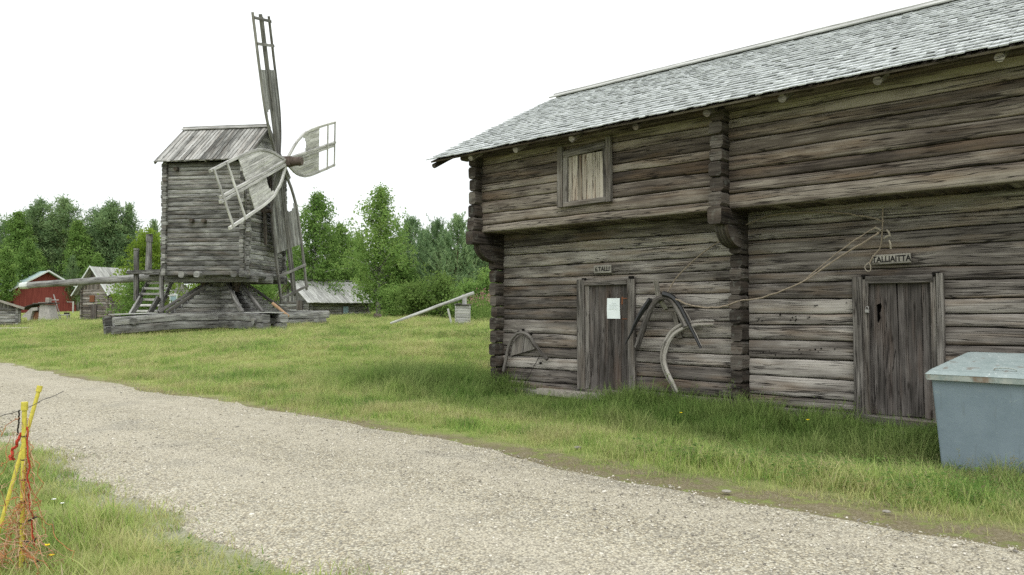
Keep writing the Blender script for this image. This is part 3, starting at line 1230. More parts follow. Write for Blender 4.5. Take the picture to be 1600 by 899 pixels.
# window shutter
mb = MB()
door_planks(mb, 2.44, 3.24, 3.62, 4.46, YU - .01, [.7, .9, .75, .7, .95, .5, .7, .6], rs, .03)
shut = mb.build('shutter', M['shutter'], store)
mb = MB()
plank(mb, (2.27, YU - .05, 3.53), (2.275, YU - .05, 4.66), .11, .08, up=(0, 1, 0), seg=4)
plank(mb, (2.385, YU - .025, 3.58), (2.39, YU - .025, 4.55), .10, .06, up=(0, 1, 0), seg=4)
plank(mb, (3.385, YU - .05, 3.53), (3.37, YU - .05, 4.68), .10, .08, up=(0, 1, 0), seg=4)
plank(mb, (3.29, YU - .025, 3.6), (3.28, YU - .025, 4.55), .08, .06, up=(0, 1, 0), seg=4)
plank(mb, (2.34, YU - .03, 4.51), (3.3, YU - .03, 4.56), .13, .07, up=(0, 1, 0), seg=4)
plank(mb, (2.35, YU - .03, 3.57), (3.32, YU - .03, 3.58), .09, .08, up=(0, 1, 0), seg=4)
mb.build('frame', M['frame'], shut)


# signs
def sign(name, label, text, x0, x1, z0, z1, size, tilt=0., xs=1.0):
    cx_, cz_ = (x0 + x1) / 2, (z0 + z1) / 2
    p = ORG + EX * cx_ + EY * (-.035)
    t = thing(name, label, 'sign', (p.x, p.y, cz_), STROT)
    t.rotation_euler = (0, tilt, STROT)
    m_ = MB()
    sweep(m_, lerp_pts((-(x1 - x0) / 2, 0, 0), ((x1 - x0) / 2, 0, 0), 4, .002), rect(.03, z1 - z0, .006), (0, 0, 1), None, .6, True, .0015)
    m_.build('board', M['sign'], t)
    cu = bpy.data.curves.new('lettering', 'FONT')
    cu.body = text
    cu.size = size
    cu.align_x = 'CENTER'
    cu.align_y = 'CENTER'
    cu.extrude = .0015
    cu.offset = .002
    co_ = bpy.data.objects.new('lettering_curve', cu)
    me_ = bpy.data.meshes.new_from_object(co_)
    bpy.data.objects.remove(co_)
    me_.name = 'lettering'
    me_.materials.clear()
    me_.materials.append(M['ink'])
    o = bpy.data.objects.new('lettering', me_)
    COL.objects.link(o)
    o.parent = t
    o.rotation_euler = (R(90), 0, 0)
    o.location = (0, -.0185, -.002)
    o.scale = (xs, 1.15, 1)
    return t


sign('wooden_sign', 'small worn wooden sign reading 6.TALLI above the door with a paper notice', '6.TALLI', 2.56, 2.955, 2.31, 2.46, .105)
sign('wooden_sign', 'worn wooden sign reading TALLIAITTA above the door nearest the bin', 'TALLIAITTA', 7.58, 8.09, 2.275, 2.415, .105, R(-1), .93)

# paper notice
p = ORG + EX * 2.977 + EY * (-.002)
nt_ = thing('paper_notice', 'white paper notice pinned on the grey plank stable door', 'notice', (p.x, p.y, 1.645), STROT)
mb = MB()
nx_, nz_ = 4, 5
idx = {}
for i in range(nx_ + 1):
    for j in range(nz_ + 1):
        idx[i, j] = len(mb.v)
        mb.v.append(Vector((-.145 + .29 * i / nx_, -.006 - .006 * math.sin(i * 1.2 + j * .8), -.19 + .38 * j / nz_)))
for i in range(nx_):
    for j in range(nz_):
        mb.face((idx[i, j], idx[i + 1, j], idx[i + 1, j + 1], idx[i, j + 1]), [(0, 0)] * 4, .5)
mb.build('sheet', M['paper'], nt_)
mb = MB()
for q, (a, b) in enumerate(((-.05, .06), (-.1, .1), (-.1, .06), (-.1, .09))):
    plank(mb, (a, -.0155, .1 - q * .035), (b, -.0155, .1 - q * .035), .005, .001, up=(0, 1, 0), seg=1, wob=0, jit=0)
mb.build('printed_lines', M['print'], nt_)

# ------------------------------------------------------------------ harness bows, sticks and withies on the front


def wall_thing(name, label, cat, x, z, y=-.05, group=None):
    p = ORG + EX * x + EY * y
    t = thing(name, label, cat, (p.x, p.y, z), STROT, group)
    return t


def rel(pts, x, z, y=0.):
    return [(a - x, (y if len(pp) == 0 else pp[0]), c - z) for a, c, *pp in pts]


t = wall_thing('harness_bow', 'small bent wooden harness bow with a grey board behind it, hung near the far corner', 'harness bow', .76, 1.15)
mb = MB()
tube(mb, rel([(.26, .343), (.333, .613), (.424, .909), (.586, 1.098), (.763, 1.154), (.972, 1.093), (1.143, .904), (1.312, .743), (1.445, .634)], .76, 1.15, -.05), .036, 8, lid=.5, jit=.003, taper=lambda q: .85 + .4 * abs(q - .5))
mb.build('bow', M['bow_dark'], t)
mb = MB()
poly_prism(mb, [(a - .76, .0, c - 1.15) for a, c in ((.40, .66), (.44, .905), (.60, 1.06), (.75, 1.115), (.92, 1.02), (1.08, .83))], (0, .035, 0), .6)
mb.build('board', M['frame'], t)
mb = MB()
tube(mb, rel([(1.295, .755), (1.2, .62), (1.109, .491), (.95, .26), (.798, .03)], .76, 1.15, -.06), .007, 5)
mb.build('string', M['blackwire'], t)

t = wall_thing('wall_peg', 'flat wooden peg holding up the big harness bow beside the stable door', 'peg', 4.04, 1.85)
mb = MB()
plank(mb, (-.02, -.16, .28), (0, -.1, -.02), .085, .05, up=(0, 1, 0), seg=3)
plank(mb, (0, -.1, -.02), (.06, .05, -.2), .09, .05, up=(0, 1, 0), seg=3)
mb.build('peg_board', M['stick'], t)

t = wall_thing('harness_bow', 'big thick grey and black harness bow hanging from a peg right of the stable door', 'harness bow', 4.2, 1.85)
mb = MB()
tube(mb, rel([(3.59, .95), (3.66, 1.12), (3.73, 1.3), (3.875, 1.62), (4.0, 1.78), (4.18, 1.845), (4.34, 1.74), (4.47, 1.55), (4.58, 1.33)], 4.2, 1.85, -.11), .055, 9, lid=.85, jit=.004)
mb.build('bow', M['bow_dark'], t)
mb = MB()
tube(mb, rel([(4.16, 1.90), (4.34, 1.84), (4.48, 1.69), (4.64, 1.41), (4.88, .98)], 4.2, 1.85, -.15), .05, 6, lid=.1, taper=lambda q: 1.05 - .6 * q)
mb.build('tarred_strap', M['tar'], t)
mb = MB()
tube(mb, rel([(3.36, 1.0), (3.48, 1.19), (3.57, 1.36), (3.70, 1.56), (3.9, 1.8)], 4.2, 1.85, -.14), .05, 6, lid=.1, taper=lambda q: .2 + .9 * q)
mb.build('tarred_strap', M['tar'], t)
mb = MB()
tube(mb, rel([(4.56, 1.48), (4.66, 1.36), (4.76, 1.2), (4.86, 1.0)], 4.2, 1.85, -.125), .026, 6, lid=.8)
mb.build('side_bow', M['stick'], t)
mb = MB()
tube(mb, rel([(4.26, 1.78), (4.4, 1.72), (4.5, 1.6), (4.62, 1.42)], 4.2, 1.85, -.05), .03, 6, lid=.8)
mb.build('side_bow', M['stick'], t)

for i, (pts, lab) in enumerate((
        ([(5.078, 1.432), (4.88, 1.43), (4.697, 1.412), (4.45, 1.36), (4.235, 1.215), (4.105, .994), (4.06, .768), (4.13, .525), (4.26, .31), (4.345, .165)], 'outer of two pale curved sticks hanging below the big harness bow'),
        ([(5.085, 1.375), (4.9, 1.372), (4.74, 1.362), (4.53, 1.305), (4.31, 1.166), (4.18, .94), (4.145, .715), (4.225, .496), (4.32, .34), (4.40, .2)], 'inner of two pale curved sticks hanging below the big harness bow'))):
    t = wall_thing('curved_stick', lab, 'stick', 4.2, 1.2, -.05, 'pale curved sticks on the wall')
    mb = MB()
    tube(mb, rel(pts, 4.2, 1.2, -.04 - .05 * i), .029, 7, lid=.55 + .2 * i, jit=.003, taper=lambda q: .75 + .5 * math.sin(q * 3.1))
    mb.build('rod', M['stick'], t)
t = wall_thing('wooden_block', 'short upright wooden block behind the crossing of the curved sticks', 'block', 4.35, 1.33)
mb = MB()
plank(mb, (-.07, .02, .24), (.04, .02, -.2), .09, .06, up=(0, 1, 0), seg=3)
mb.build('block', M['stick'], t)


def withy(name, label, pts, r, y=-.07, extra=None):
    x0, z0 = pts[0]
    t_ = wall_thing(name, label, 'withy', x0, z0, y)
    m_ = MB()
    P = smooth_path([(a - x0, .03 * mnoise.noise((a * 3, c * 3, 4)), c - z0) for a, c in pts], 5)
    P = [q + Vector((0, .012 * mnoise.noise((q.x * 9, 3, 1)), .012 * mnoise.noise((q.x * 8, 7, 1)))) for q in P]
    tube(m_, P, r, 6, jit=.002, sm=0)
    m_.build('stem', M['rope'], t_)
    return t_


withy('withy', 'straight thin withy slanting from the middle corner down to the harness peg', [(5.40, 2.87), (4.887, 2.585), (4.419, 2.22), (4.111, 1.825)], .011, -.1)
withy('withy', 'long drooping withy running past the log corner up to the TALLIAITTA sign', [(4.441, 1.799), (4.759, 1.69), (5.115, 1.653), (5.459, 1.705), (5.626, 1.766), (6.005, 1.814), (6.621, 2.033), (7.199, 2.4), (7.652, 2.657), (7.74, 2.725)], .014, -.27)
withy('withy', 'thin arched withy under the overhang above the TALLIAITTA sign', [(5.582, 2.968), (5.911, 3.088), (6.331, 3.134), (7.02, 3.084), (7.568, 2.962), (7.76, 2.881)], .0115, -.09)
t = withy('withy', 'knotted upright withy with frayed ends hanging over the TALLIAITTA sign', [(7.745, 3.086), (7.742, 2.836), (7.703, 2.533), (7.63, 2.43), (7.585, 2.37), (7.555, 2.3)], .010, -.1)
mb = MB()
for a, c, d, e in ((-.12, -.29, -.02, -.33), (.06, -.33, .1, -.42), (.02, -.45, .1, -.41), (.09, -.48, .11, -.6)):
    mb = MB()
    tube(mb, [(a, -.03, c), ((a + d) / 2 + .01, -.045, (c + e) / 2 + .01), (d, -.03, e)], .013, 6)
    mb.build('frayed_end', M['rag'], t)
mb = MB()
tube(mb, [(-.19, -.03, -.78), (-.24, -.05, -.84), (-.22, -.05, -.9), (-.17, -.05, -.91), (-.16, -.05, -.85), (-.18, -.05, -.79)], .006, 5)
mb.build('loop', M['rag'], t)
withy('withy', 'second thin withy beside the long one, tied at the same knot', [(6.7, 2.1), (7.1, 2.42), (7.45, 2.66), (7.7, 2.8)], .009, -.25)

# ------------------------------------------------------------------ bin
p = ORG + EX * 8.98 + EY * (-2.28)
tb = thing('waste_container', 'blue-grey metal waste container with a worn lid, standing against the storehouse', 'waste container', (p.x, p.y, 0), STROT)


def frustum(mb, x0, x1, y0, y1, z0, X0, X1, Y0, Y1, z1, lid=.5, bev=.03):
    """tapered box: lower rectangle to upper rectangle with small rounded vertical edges"""
    def ring(a0, a1, b0, b1, z):
        out = []
        for cx_, cy_, s in ((a1 - bev, b1 - bev, 0), (a0 + bev, b1 - bev, 1), (a0 + bev, b0 + bev, 2), (a1 - bev, b0 + bev, 3)):
            for k in range(4):
                an = s * math.pi / 2 + k * math.pi / 6
                out.append(Vector((cx_ + bev * math.cos(an), cy_ + bev * math.sin(an), z)))
        return out
    L, U = ring(x0, x1, y0, y1, z0), ring(X0, X1, Y0, Y1, z1)
    b = len(mb.v)
    n = len(L)
    mb.v.extend(L)
    mb.v.extend(U)
    for i in range(n):
        j = (i + 1) % n
        mb.face((b + i, b + j, b + n + j, b + n + i), [(0, 0)] * 4, lid)
    mb.face(tuple(range(b + n, b + 2 * n)), [(0, 0)] * n, lid)
    mb.face(tuple(range(b + n - 1, b - 1, -1)), [(0, 0)] * n, lid)


mb = MB()
frustum(mb, .0, 1.88, -.03, .9, -.2, -.07, 1.95, -.12, .98, .845)
mb.build('body', M['bin'], tb)
mb = MB()
frustum(mb, -.115, 2.0, -.165, 1.02, .84, -.12, 2.0, -.17, 1.03, .9, bev=.025)
mb.build('rim', M['bin_rim'], tb)
mb = MB()
b = len(mb.v)
frustum(mb, -.125, 2.005, -.175, 1.03, .902, -.09, 1.97, -.10, .98, .945, bev=.035)
frustum(mb, -.09, 1.97, -.10, .98, .946, .1, 1.8, .74, .95, 1.11, bev=.03)
lid_o = mb.build('lid', M['bin_lid'], tb)
mb = MB()
tube(mb, [(.52, -.02, .955), (.53, -.03, .985), (.62, -.02, .995), (.71, -.03, .985), (.72, -.02, .955)], .007, 6, up=(0, 1, 0))
mb.build('handle', M['bin_rim'], lid_o)
mb = MB()
for x in (.25, 1.6):
    for y in (.12, .72):
        mb = MB()
        log(mb, (x - .03, y, -.22), (x + .03, y, -.22), .06, n=12, wob=0, jit=0)
        mb.build('caster', M['blackwire'], tb)

# threshold slab and loose plank
p = ORG + EX * 2.2 + EY * (-.3)
ts = MB()
out = []
for k in range(18):
    a = 2 * math.pi * k / 18
    kk = (abs(math.cos(a)) ** 4 + abs(math.sin(a)) ** 4) ** -.25
    out.append((.82 * kk * math.cos(a) * (1 + .05 * n1(k, 2)), .16 * kk * math.sin(a) * (1 + .12 * n1(k, 5)), 0))
poly_prism(ts, [(a, b_, .0) for a, b_, c in out], (0, 0, .1))
o = ts.build('threshold_stone', M['stone'], None, smooth=False)
o.location = (p.x, p.y, -.03)
o.rotation_euler = (0, R(.6), STROT)
tag(o, 'flat grey doorstep stone in the grass before the stable door', 'doorstep')
p = ORG + EX * (-.35) + EY * (-.15)
mb = MB()
plank(mb, (-.28, 0, .08), (.3, .06, .06), .16, .05, seg=3)
o = mb.build('loose_plank', M['pale_board'])
o.location = (p.x, p.y, gz(p.x, p.y) + .02)
o.rotation_euler = (0, 0, STROT)
tag(o, 'short pale plank lying in the grass by the storehouse corner', 'plank')

# ------------------------------------------------------------------ windmill
MC = Vector((-13.9, 37.3, .75))
mill = thing('windmill', 'old grey log post windmill with four board sails on a timber base', 'windmill', MC, R(-8))
rs = random.Random(5)
HW = 2.05
Z0, Z1 = 2.48, 7.73


def frn(x, y, z):     # near long side
    return Vector((x, -HW + y, z))


def frf(x, y, z):
    return Vector((-x, HW - y, z))


def frr(x, y, z):     # sail side
    return Vector((HW - y, x, z))


def frl(x, y, z):
    return Vector((-HW + y, -x, z))


mb = MB()
mz = courses(Z0, Z1, .205, .16, rs)
for k_, fr in enumerate((frn, frf)):
    wall_logs(mb, fr, -HW - .02, HW - .02, mz, .18, [], rs, .012, .04, .3, 110 + k_ * 9, .018, .008)
mz2 = [mz[0]] + [(a + b) / 2 for a, b in zip(mz[:-1], mz[1:])] + [mz[-1]]
for k_, fr in enumerate((frr, frl)):
    wall_logs(mb, fr, -HW + .02, HW - .02, mz2, .18, [], rs, .012, .04, .3, 130 + k_ * 9, .018, .008)
mb.build('wall', M['mill_log'], mill)
mb = MB()
for fa_, fb_, sa_, sb_ in ((frn, frr, 1, -1), (frr, frf, 1, -1), (frf, frl, 1, -1), (frl, frn, 1, -1)):
    mb = MB()
    za, zb_ = (mz2, mz) if fa_ in (frn, frf) else (mz, mz2)
    cross_ends(mb, fa_, HW - .25, HW - .05, za, .14, .05, rs, var=.03)
    cross_ends(mb, fb_, -HW + .04, -HW + .24, zb_, .14, .05, rs, var=.03)
    mb.build('corner_logs', M['mill_log'], mill)
mb = MB()
block(mb, 0, 0, Z0 + .02, HW * 2 - .3, HW * 2 - .3, Z1 - Z0 - .04, jit=0)  # black box added inside the body to block light and blacken gaps
mb.build('light_blocker', M['black'], mill)
# peg ends on the near side
mb = MB()
for x, z in ((-1.35, Z1 - .32), (-.55, 5.0), (.05, 4.98)):
    mb = MB()
    log(mb, (x, -HW - .2, z), (x, -HW + .1, z), .09, n=8, sq=.3, seg=2)
    mb.build('joist_end', M['log_dark'], mill)
# roof
RZm, EZm, EYm = 9.72, 7.72, 2.38
sl = math.atan2(RZm - EZm, EYm)
mb = MB()
for side in (-1, 1):
    n = 23
    for i in range(n):
        x = -2.27 + (4.42) * (i + .5) / n
        for lay in (0, 1):
            if lay and i % 1 == 0:
                xx = x + .1
                off = .045
            else:
                xx = x
                off = .01
            if lay and i == n - 1:
                continue
            p0 = Vector((xx, side * (EYm + rs.uniform(-.03, .05)), EZm + off + rs.uniform(-.01, .01)))
            p1 = Vector((xx, side * .02, RZm + off))
            plank(mb, p0, p1, .155 if lay else .185, .03, up=(0, side * math.sin(sl), math.cos(sl)), seg=4, wob=.006)
mr_ = mb.build('roof', M['roof_board'], mill)
mb = MB()
plank(mb, (-2.32, -.09, RZm + .09), (2.15, -.09, RZm + .09), .26, .035, up=(0, -.64, .77), seg=4)
plank(mb, (-2.34, .08, RZm + .11), (2.15, .08, RZm + .11), .26, .035, up=(0, .64, .77), seg=4)
mb.build('ridge_board', M['roof_board'], mr_)
mb = MB()
for side in (-1, 1):   # barge boards
    for xx in (-2.29, 2.16):
        mb = MB()
        plank(mb, (xx, side * (EYm + .02), EZm - .05), (xx, 0, RZm - .03), .03, .16, up=(0, side * math.sin(sl), math.cos(sl)), seg=2)
        mb.build('barge_board', M['roof_board'], mr_)
for xg in (HW - .06, -HW + .06):   # gable boards, horizontal
    mb = MB()
    k = 0
    z = Z1
    while z < RZm - .2:
        hw = EYm * (RZm - z - .12) / (RZm - EZm) - .05
        if hw > .1:
            plank(mb, (xg, -hw, z + .08), (xg, hw, z + .08), .16, .03, up=(1, 0, 0), seg=3)
        z += .165
    mb.build('gable', M['pale_board'], mill)
# floor beams under the body
mb = MB()
for y in (-1.55, .0, 1.55):
    mb = MB()
    log(mb, (-2.15, y, Z0 - .13), (2.35, y, Z0 - .13), .17, n=10, sq=.5)
    mb.build('floor_beam', M['mill_base'], mill)
for x in (-.95, -.2, 1.6, 2.0):
    mb = MB()
    log(mb, (x, -2.3, Z0 + .04), (x, 2.2, Z0 + .04), .15, n=9, sq=.2)
    mb.build('floor_beam', M['mill_base'], mill)
# main post
mb = MB()
log(mb, (0, 0, .6), (0, 0, Z0), .42, .36, n=12, sq=.3, up=(1, 0, 0))
mb.build('main_post', M['log_brown'], mill)
for xx_, yy_, r_ in ((-.8, -.5, .22), (.75, -.4, .24), (-.55, .5, .22), (.6, .5, .22)):
    mb = MB()
    log(mb, (xx_, yy_, 1.75), (xx_ * .95, yy_ * .95, Z0 - .2), r_, n=8, up=(1, 0, 0))
    mb.build('prop_post', M['log_brown'], mill)
# crossed sills and the log pile that steadies the post
AC, AD = R(-38.6), R(51.4)
for ang in (AC, AD):
    c, s = math.cos(ang), math.sin(ang)
    zdrop = 0.

    def fp(u, v, z):
        return Vector((u * c - v * s, u * s + v * c, z))

    def gl(u):
        q = Vector((u * c, u * s, 0))
        q.rotate(Matrix.Rotation(R(-8), 3, 'Z'))
        return gz(MC.x + q.x, MC.y + q.y) - MC.z
    for v in (-.42, .42):
        for lev in range(2):
            mb = MB()
            zz = [gl(-5.2) + .2 + lev * .37, .22 + lev * .38, gl(5.2) + .2 + lev * .37]
            e0, e1 = -5.25 + rs.uniform(-.12, .12), 5.25 + rs.uniform(-.15, .1)
            P = [fp(e0, v, zz[0] * .6 + zz[1] * .4), fp(-2.5, v, zz[1] - .02), fp(0, v, zz[1]), fp(2.5, v, zz[1] + .01), fp(e1, v, zz[2] * .6 + zz[1] * .4)]
            sweep(mb, P, circ(.19, 12, .55), (0, 0, 1), None, None, True, .006)
            mb.build('ground_sill', M['mill_base'], mill)
    for u in (-4.4, 4.5):
        mb = MB()
        log(mb, fp(u, -.7, .40), fp(u, .7, .40), .15, n=9, sq=.4)
        mb.build('cross_tie', M['mill_base'], mill)
    mb = MB()
    for lev in range(8):
        z = .82 + lev * .205
        ext = 2.5 - lev * .27
        for v in (-.33, .33):
            sweep(mb, lerp_pts(fp(-ext + rs.uniform(-.06, .06), v, z + .06), fp(ext + rs.uniform(-.06, .06), v, z + .06), 6, .012), rect(.26, .2, .03), (0, 0, 1), None, None, True, .006)
    mb.build('log_pile', M['mill_base'], mill)
    for sgn in (-1, 1):
        for v in (-.5, .5):
            mb = MB()
            plank(mb, fp(sgn * 2.95, v * 1.0, .80), fp(sgn * .5, v * .6, 2.42), .16, .13, seg=5, jit=.005)
            mb.build('brace', M['sail_grey'], mill)
    for u, ln in ((-4.2, .9), (4.1, 1.0)):
        mb = MB()
        plank(mb, fp(u - ln, 0, .82 + gl(u) * .5), fp(u + ln, 0, .80 + gl(u) * .2), .95, .035, seg=3)
        mb.build('cover_board', M['pale_board'], mill)

# stairs and tail platform at the back end


def ml(px, py, Y):
    """world point at photo column/row and depth, in the mill's own frame"""
    q = Vector((wx(px, Y), Y, wz(py, Y))) - MC
    q.rotate(Matrix.Rotation(R(8), 3, 'Z'))
    return q


mb = MB()
A0, A1 = ml(206, 491, 36.3), ml(237, 430, 38.2)
B0, B1 = ml(247, 491, 36.1), ml(272, 430, 38.0)
up_s = (0, 0, 1)
plank(mb, A0, A1, .07, .26, seg=4)
mb.build('stringer', M['mill_base'], mill)
mb = MB()
plank(mb, B0, B1, .07, .26, seg=4)
mb.build('stringer', M['mill_base'], mill)
for k in range(7):
    t_ = (k + .5) / 7
    mb = MB()
    a, b = A0.lerp(A1, t_), B0.lerp(B1, t_)
    d = (b - a).normalized() * .06
    plank(mb, a - d, b + d, .28, .11, seg=2)
    mb.build('tread', M['sail'], mill)  # paler wood puts the sky light on upward treads into their colour
mb = MB()
for p0, p1 in (((205, 492, 35.6), (221, 465, 36.0)), ((233, 492, 35.6), (248, 465, 36.0))):
    mb = MB()
    plank(mb, ml(*p0), ml(*p1), .10, .30, up=(0, -1, .5), seg=4)
    mb.build('stair_cheek', M['mill_base'], mill)
mb = MB()
log(mb, ml(213, 470, 36.6), ml(212, 392, 36.6), .12, .11, n=8, sq=.4, up=(1, 0, 0))
log(mb, ml(213, 396, 36.6), ml(213, 389, 36.6), .085, n=8, up=(1, 0, 0), jit=.002)
log(mb, ml(212, 391, 36.6), ml(212, 388, 36.6), .13, n=8, up=(1, 0, 0), jit=.002)
mb.build('tail_post', M['mill_base'], mill)
mb = MB()
log(mb, ml(231, 440, 38.4), ml(232, 378, 38.4), .16, .12, n=8, sq=.4, up=(1, 0, 0))
log(mb, ml(232, 378, 38.4), ml(232, 370, 38.4), .15, n=8, sq=.4, up=(1, 0, 0), jit=.002)
log(mb, ml(232, 371, 38.4), ml(232, 366, 38.4), .16, n=8, up=(1, 0, 0), jit=.002)
mb.build('tail_post', M['mill_base'], mill)
mb = MB()
log(mb, ml(253, 492, 36.2), ml(252, 424, 36.4), .1, n=8, sq=.4, up=(1, 0, 0))
mb.build('tail_post', M['mill_base'], mill)
mb = MB()
plank(mb, ml(199, 426, 36.5), ml(252, 424, 36.2), .2, .17, seg=4)
mb.build('tail_beam', M['mill_base'], mill)
mb = MB()
plank(mb, ml(203, 432, 38.5), ml(280, 430, 38.5), .3, .26, seg=4)
mb.build('tail_beam', M['mill_base'], mill)
mb = MB()
plank(mb, ml(238, 430, 37.6), ml(272, 429, 37.4), 1.3, .06, seg=2)
mb.build('tail_platform', M['mill_base'], mill)
mb = MB()
log(mb, ml(262, 432, 37.6), ml(42, 446, 37.0), .2, .15, n=10, wob=.05, seg=14)
tp = mb.build('tail_pole', M['mill_base'], mill)
mb = MB()
log(mb, ml(44, 446, 37.0), ml(32, 447, 37.0), .165, .16, n=10, wob=0)
mb.build('painted_tip', M['white'], tp)
# shaft
HZ = 8.05
mb = MB()
log(mb, (.2, 0, HZ), (HW + .3, 0, HZ), .2, n=10)
log(mb, (HW + .3, 0, HZ), (HW + 1.25, 0, HZ), .27, .25, n=12, sq=.25, jit=.006)
log(mb, (HW + 1.25, 0, HZ), (HW + 1.78, 0, HZ), .22, .2, n=12)
sh = mb.build('sail_shaft', M['rust'], mill)
mb = MB()
for s in (.75, 1.32, 1.62):
    mb = MB()
    log(mb, (HW + s, 0, HZ), (HW + s + .06, 0, HZ), .285 if s < 1.3 else .228, n=12, wob=0, jit=0, seg=2)
    mb.build('iron_band', M['rust'], sh)
for zz in (HZ - .3, HZ - 1.0, ):
    mb = MB()
    plank(mb, (HW + .08, -.75, zz), (HW + .08, .75, zz), .16, .2, seg=2)
    mb.build('bearing_beam', M['log_dark'], mill)
mb = MB()
plank(mb, (HW + .1, .1, HZ - .4), (HW + .28, .1, HZ - .4 - 1.6), .2, .06, up=(1, 0, 0))
mb.build('shaft_board', M['log_dark'], mill)
mb = MB()
plank(mb, (HW + .15, -.5, 5.8), (HW + .2, -.5, 4.0), .18, .1, up=(1, 0, 0))
plank(mb, (HW - .2, -.5, 5.6), (HW + .5, -.5, 5.6), .18, .16, up=(0, 0, 1))
mb.build('bearing_beam', M['log_dark'], mill)
# sails
LS = 6.75


def halfw(r):
    t = r / LS
    xs_ = [0, .04, .12, .22, .34, .46, .6, .8, 1.0]
    ys_ = [.08, .2, .56, .88, 1.10, 1.18, 1.2, 1.21, 1.2]
    return float(np.interp(t, xs_, ys_))


def build_sail():
    m = MB()
    r0, r1 = .045 * LS, .635 * LS
    # boards run lengthwise, side by side, each trimmed to the curved outline; a notch is left near the hub on one side
    nb = 7
    for side in (1, -1):
        for i in range(nb):
            ya, yb = 1.19 * i / nb, 1.19 * (i + 1) / nb
            ym = (ya + yb) / 2
            # first r where the outline is wider than ym
            rr = np.linspace(r0, r1, 80)
            ok = [r for r in rr if halfw(r) > ym + .01]
            if not ok:
                continue
            ra = max(r0, ok[0] - .1)
            if side < 0:
                notch = .345 * LS - .9 * max(0, 1 - ((ym - .45) / .5) ** 2) * .0
                cut = .27 * LS + .10 * LS * math.sqrt(max(0., 1 - ((ym - .48) / .52) ** 2))
                if i > 0:
                    ra = max(ra, cut)
            if r1 - ra < .15:
                continue
            plank(m, (ra, side * ym, rs.uniform(-.003, .003)), (r1 + rs.uniform(-.015, .015), side * ym, 0), (yb - ya) - .008, .026, up=(0, 0, 1), seg=5, wob=.003, c=.004)
    so = m.build('sail', M['sail'], mill)
    m = MB()
    plank(m, (-.3, -.105, 0), (LS, -.075, 0), .13, .15, up=(0, 0, 1), seg=8, wob=.006)
    plank(m, (-.3, .045, 0), (LS - .12, .075, 0), .13, .13, up=(0, 0, 1), seg=8, wob=.006)
    m.build('spar', M['sail'], so)
    for side in (1, -1):
        m = MB()
        P = [(r, side * halfw(r), 0) for r in np.linspace(.05, LS, 16)]
        sweep(m, P, rect(.13, .1, .012), (0, 0, 1), None, None, True, .002)
        m.build('side_rail', M['sail'], so)
    for r in (.80 * LS, .965 * LS):
        m = MB()
        hh = halfw(r) + .05
        plank(m, (r, -hh, -.07), (r, hh, -.07), .13, .05, up=(0, 0, 1), seg=4)
        m.build('rung', M['sail'], so)
    return so


def place_sail(o, alpha, s, twist=8.):
    a = R(alpha)
    e = Vector((0, math.sin(a), math.cos(a)))
    c = Vector((0, math.cos(a), -math.sin(a)))
    t_ = R(twist)
    c2 = c * math.cos(t_) - Vector((1, 0, 0)) * math.sin(t_)
    z = e.cross(c2)
    mt = Matrix((e, c2, z)).transposed().to_4x4()
    mt.translation = Vector((HW + s, 0, HZ))
    o.matrix_local = mt


sail0 = build_sail()
lab = ['sail rising above the roof, seen nearly edge-on', 'sail reaching past the wall towards the viewer, broad side showing', 'sail hanging down beside the body', 'sail pointing away over the trees']
for i, (al, s) in enumerate(((-17.3, .6), (-114, .98), (163.2, .6), (70.5, .98))):
    so = sail0 if i == 0 else kidtree(sail0, mill)
    place_sail(so, al, s)
    so['label'] = lab[i]
# grey old wood on the edge-on pair's frames
for so in [c for c in mill.children if c.name.split('.')[0] == 'sail']:
    if so['label'] in (lab[0], lab[2]):
        for ch in [so] + list(so.children):
            ch.data = ch.data.copy()
            ch.data.materials[0] = M['sail_grey'] if ch is not so else M['mill_base']

# orange-brown fresh pole leaning on the base
Yp = 35.5
mb = MB()
log(mb, (0, 0, 0), (.85, -.3, -.62), .07, .06, n=8, seg=3)
o = mb.build('fresh_pole', M['fresh'])
q = Vector((wx(426, 36), 36, wz(474, 36)))
o.location = q
tag(o, 'short peeled orange-brown pole leaning on the windmill base', 'pole')


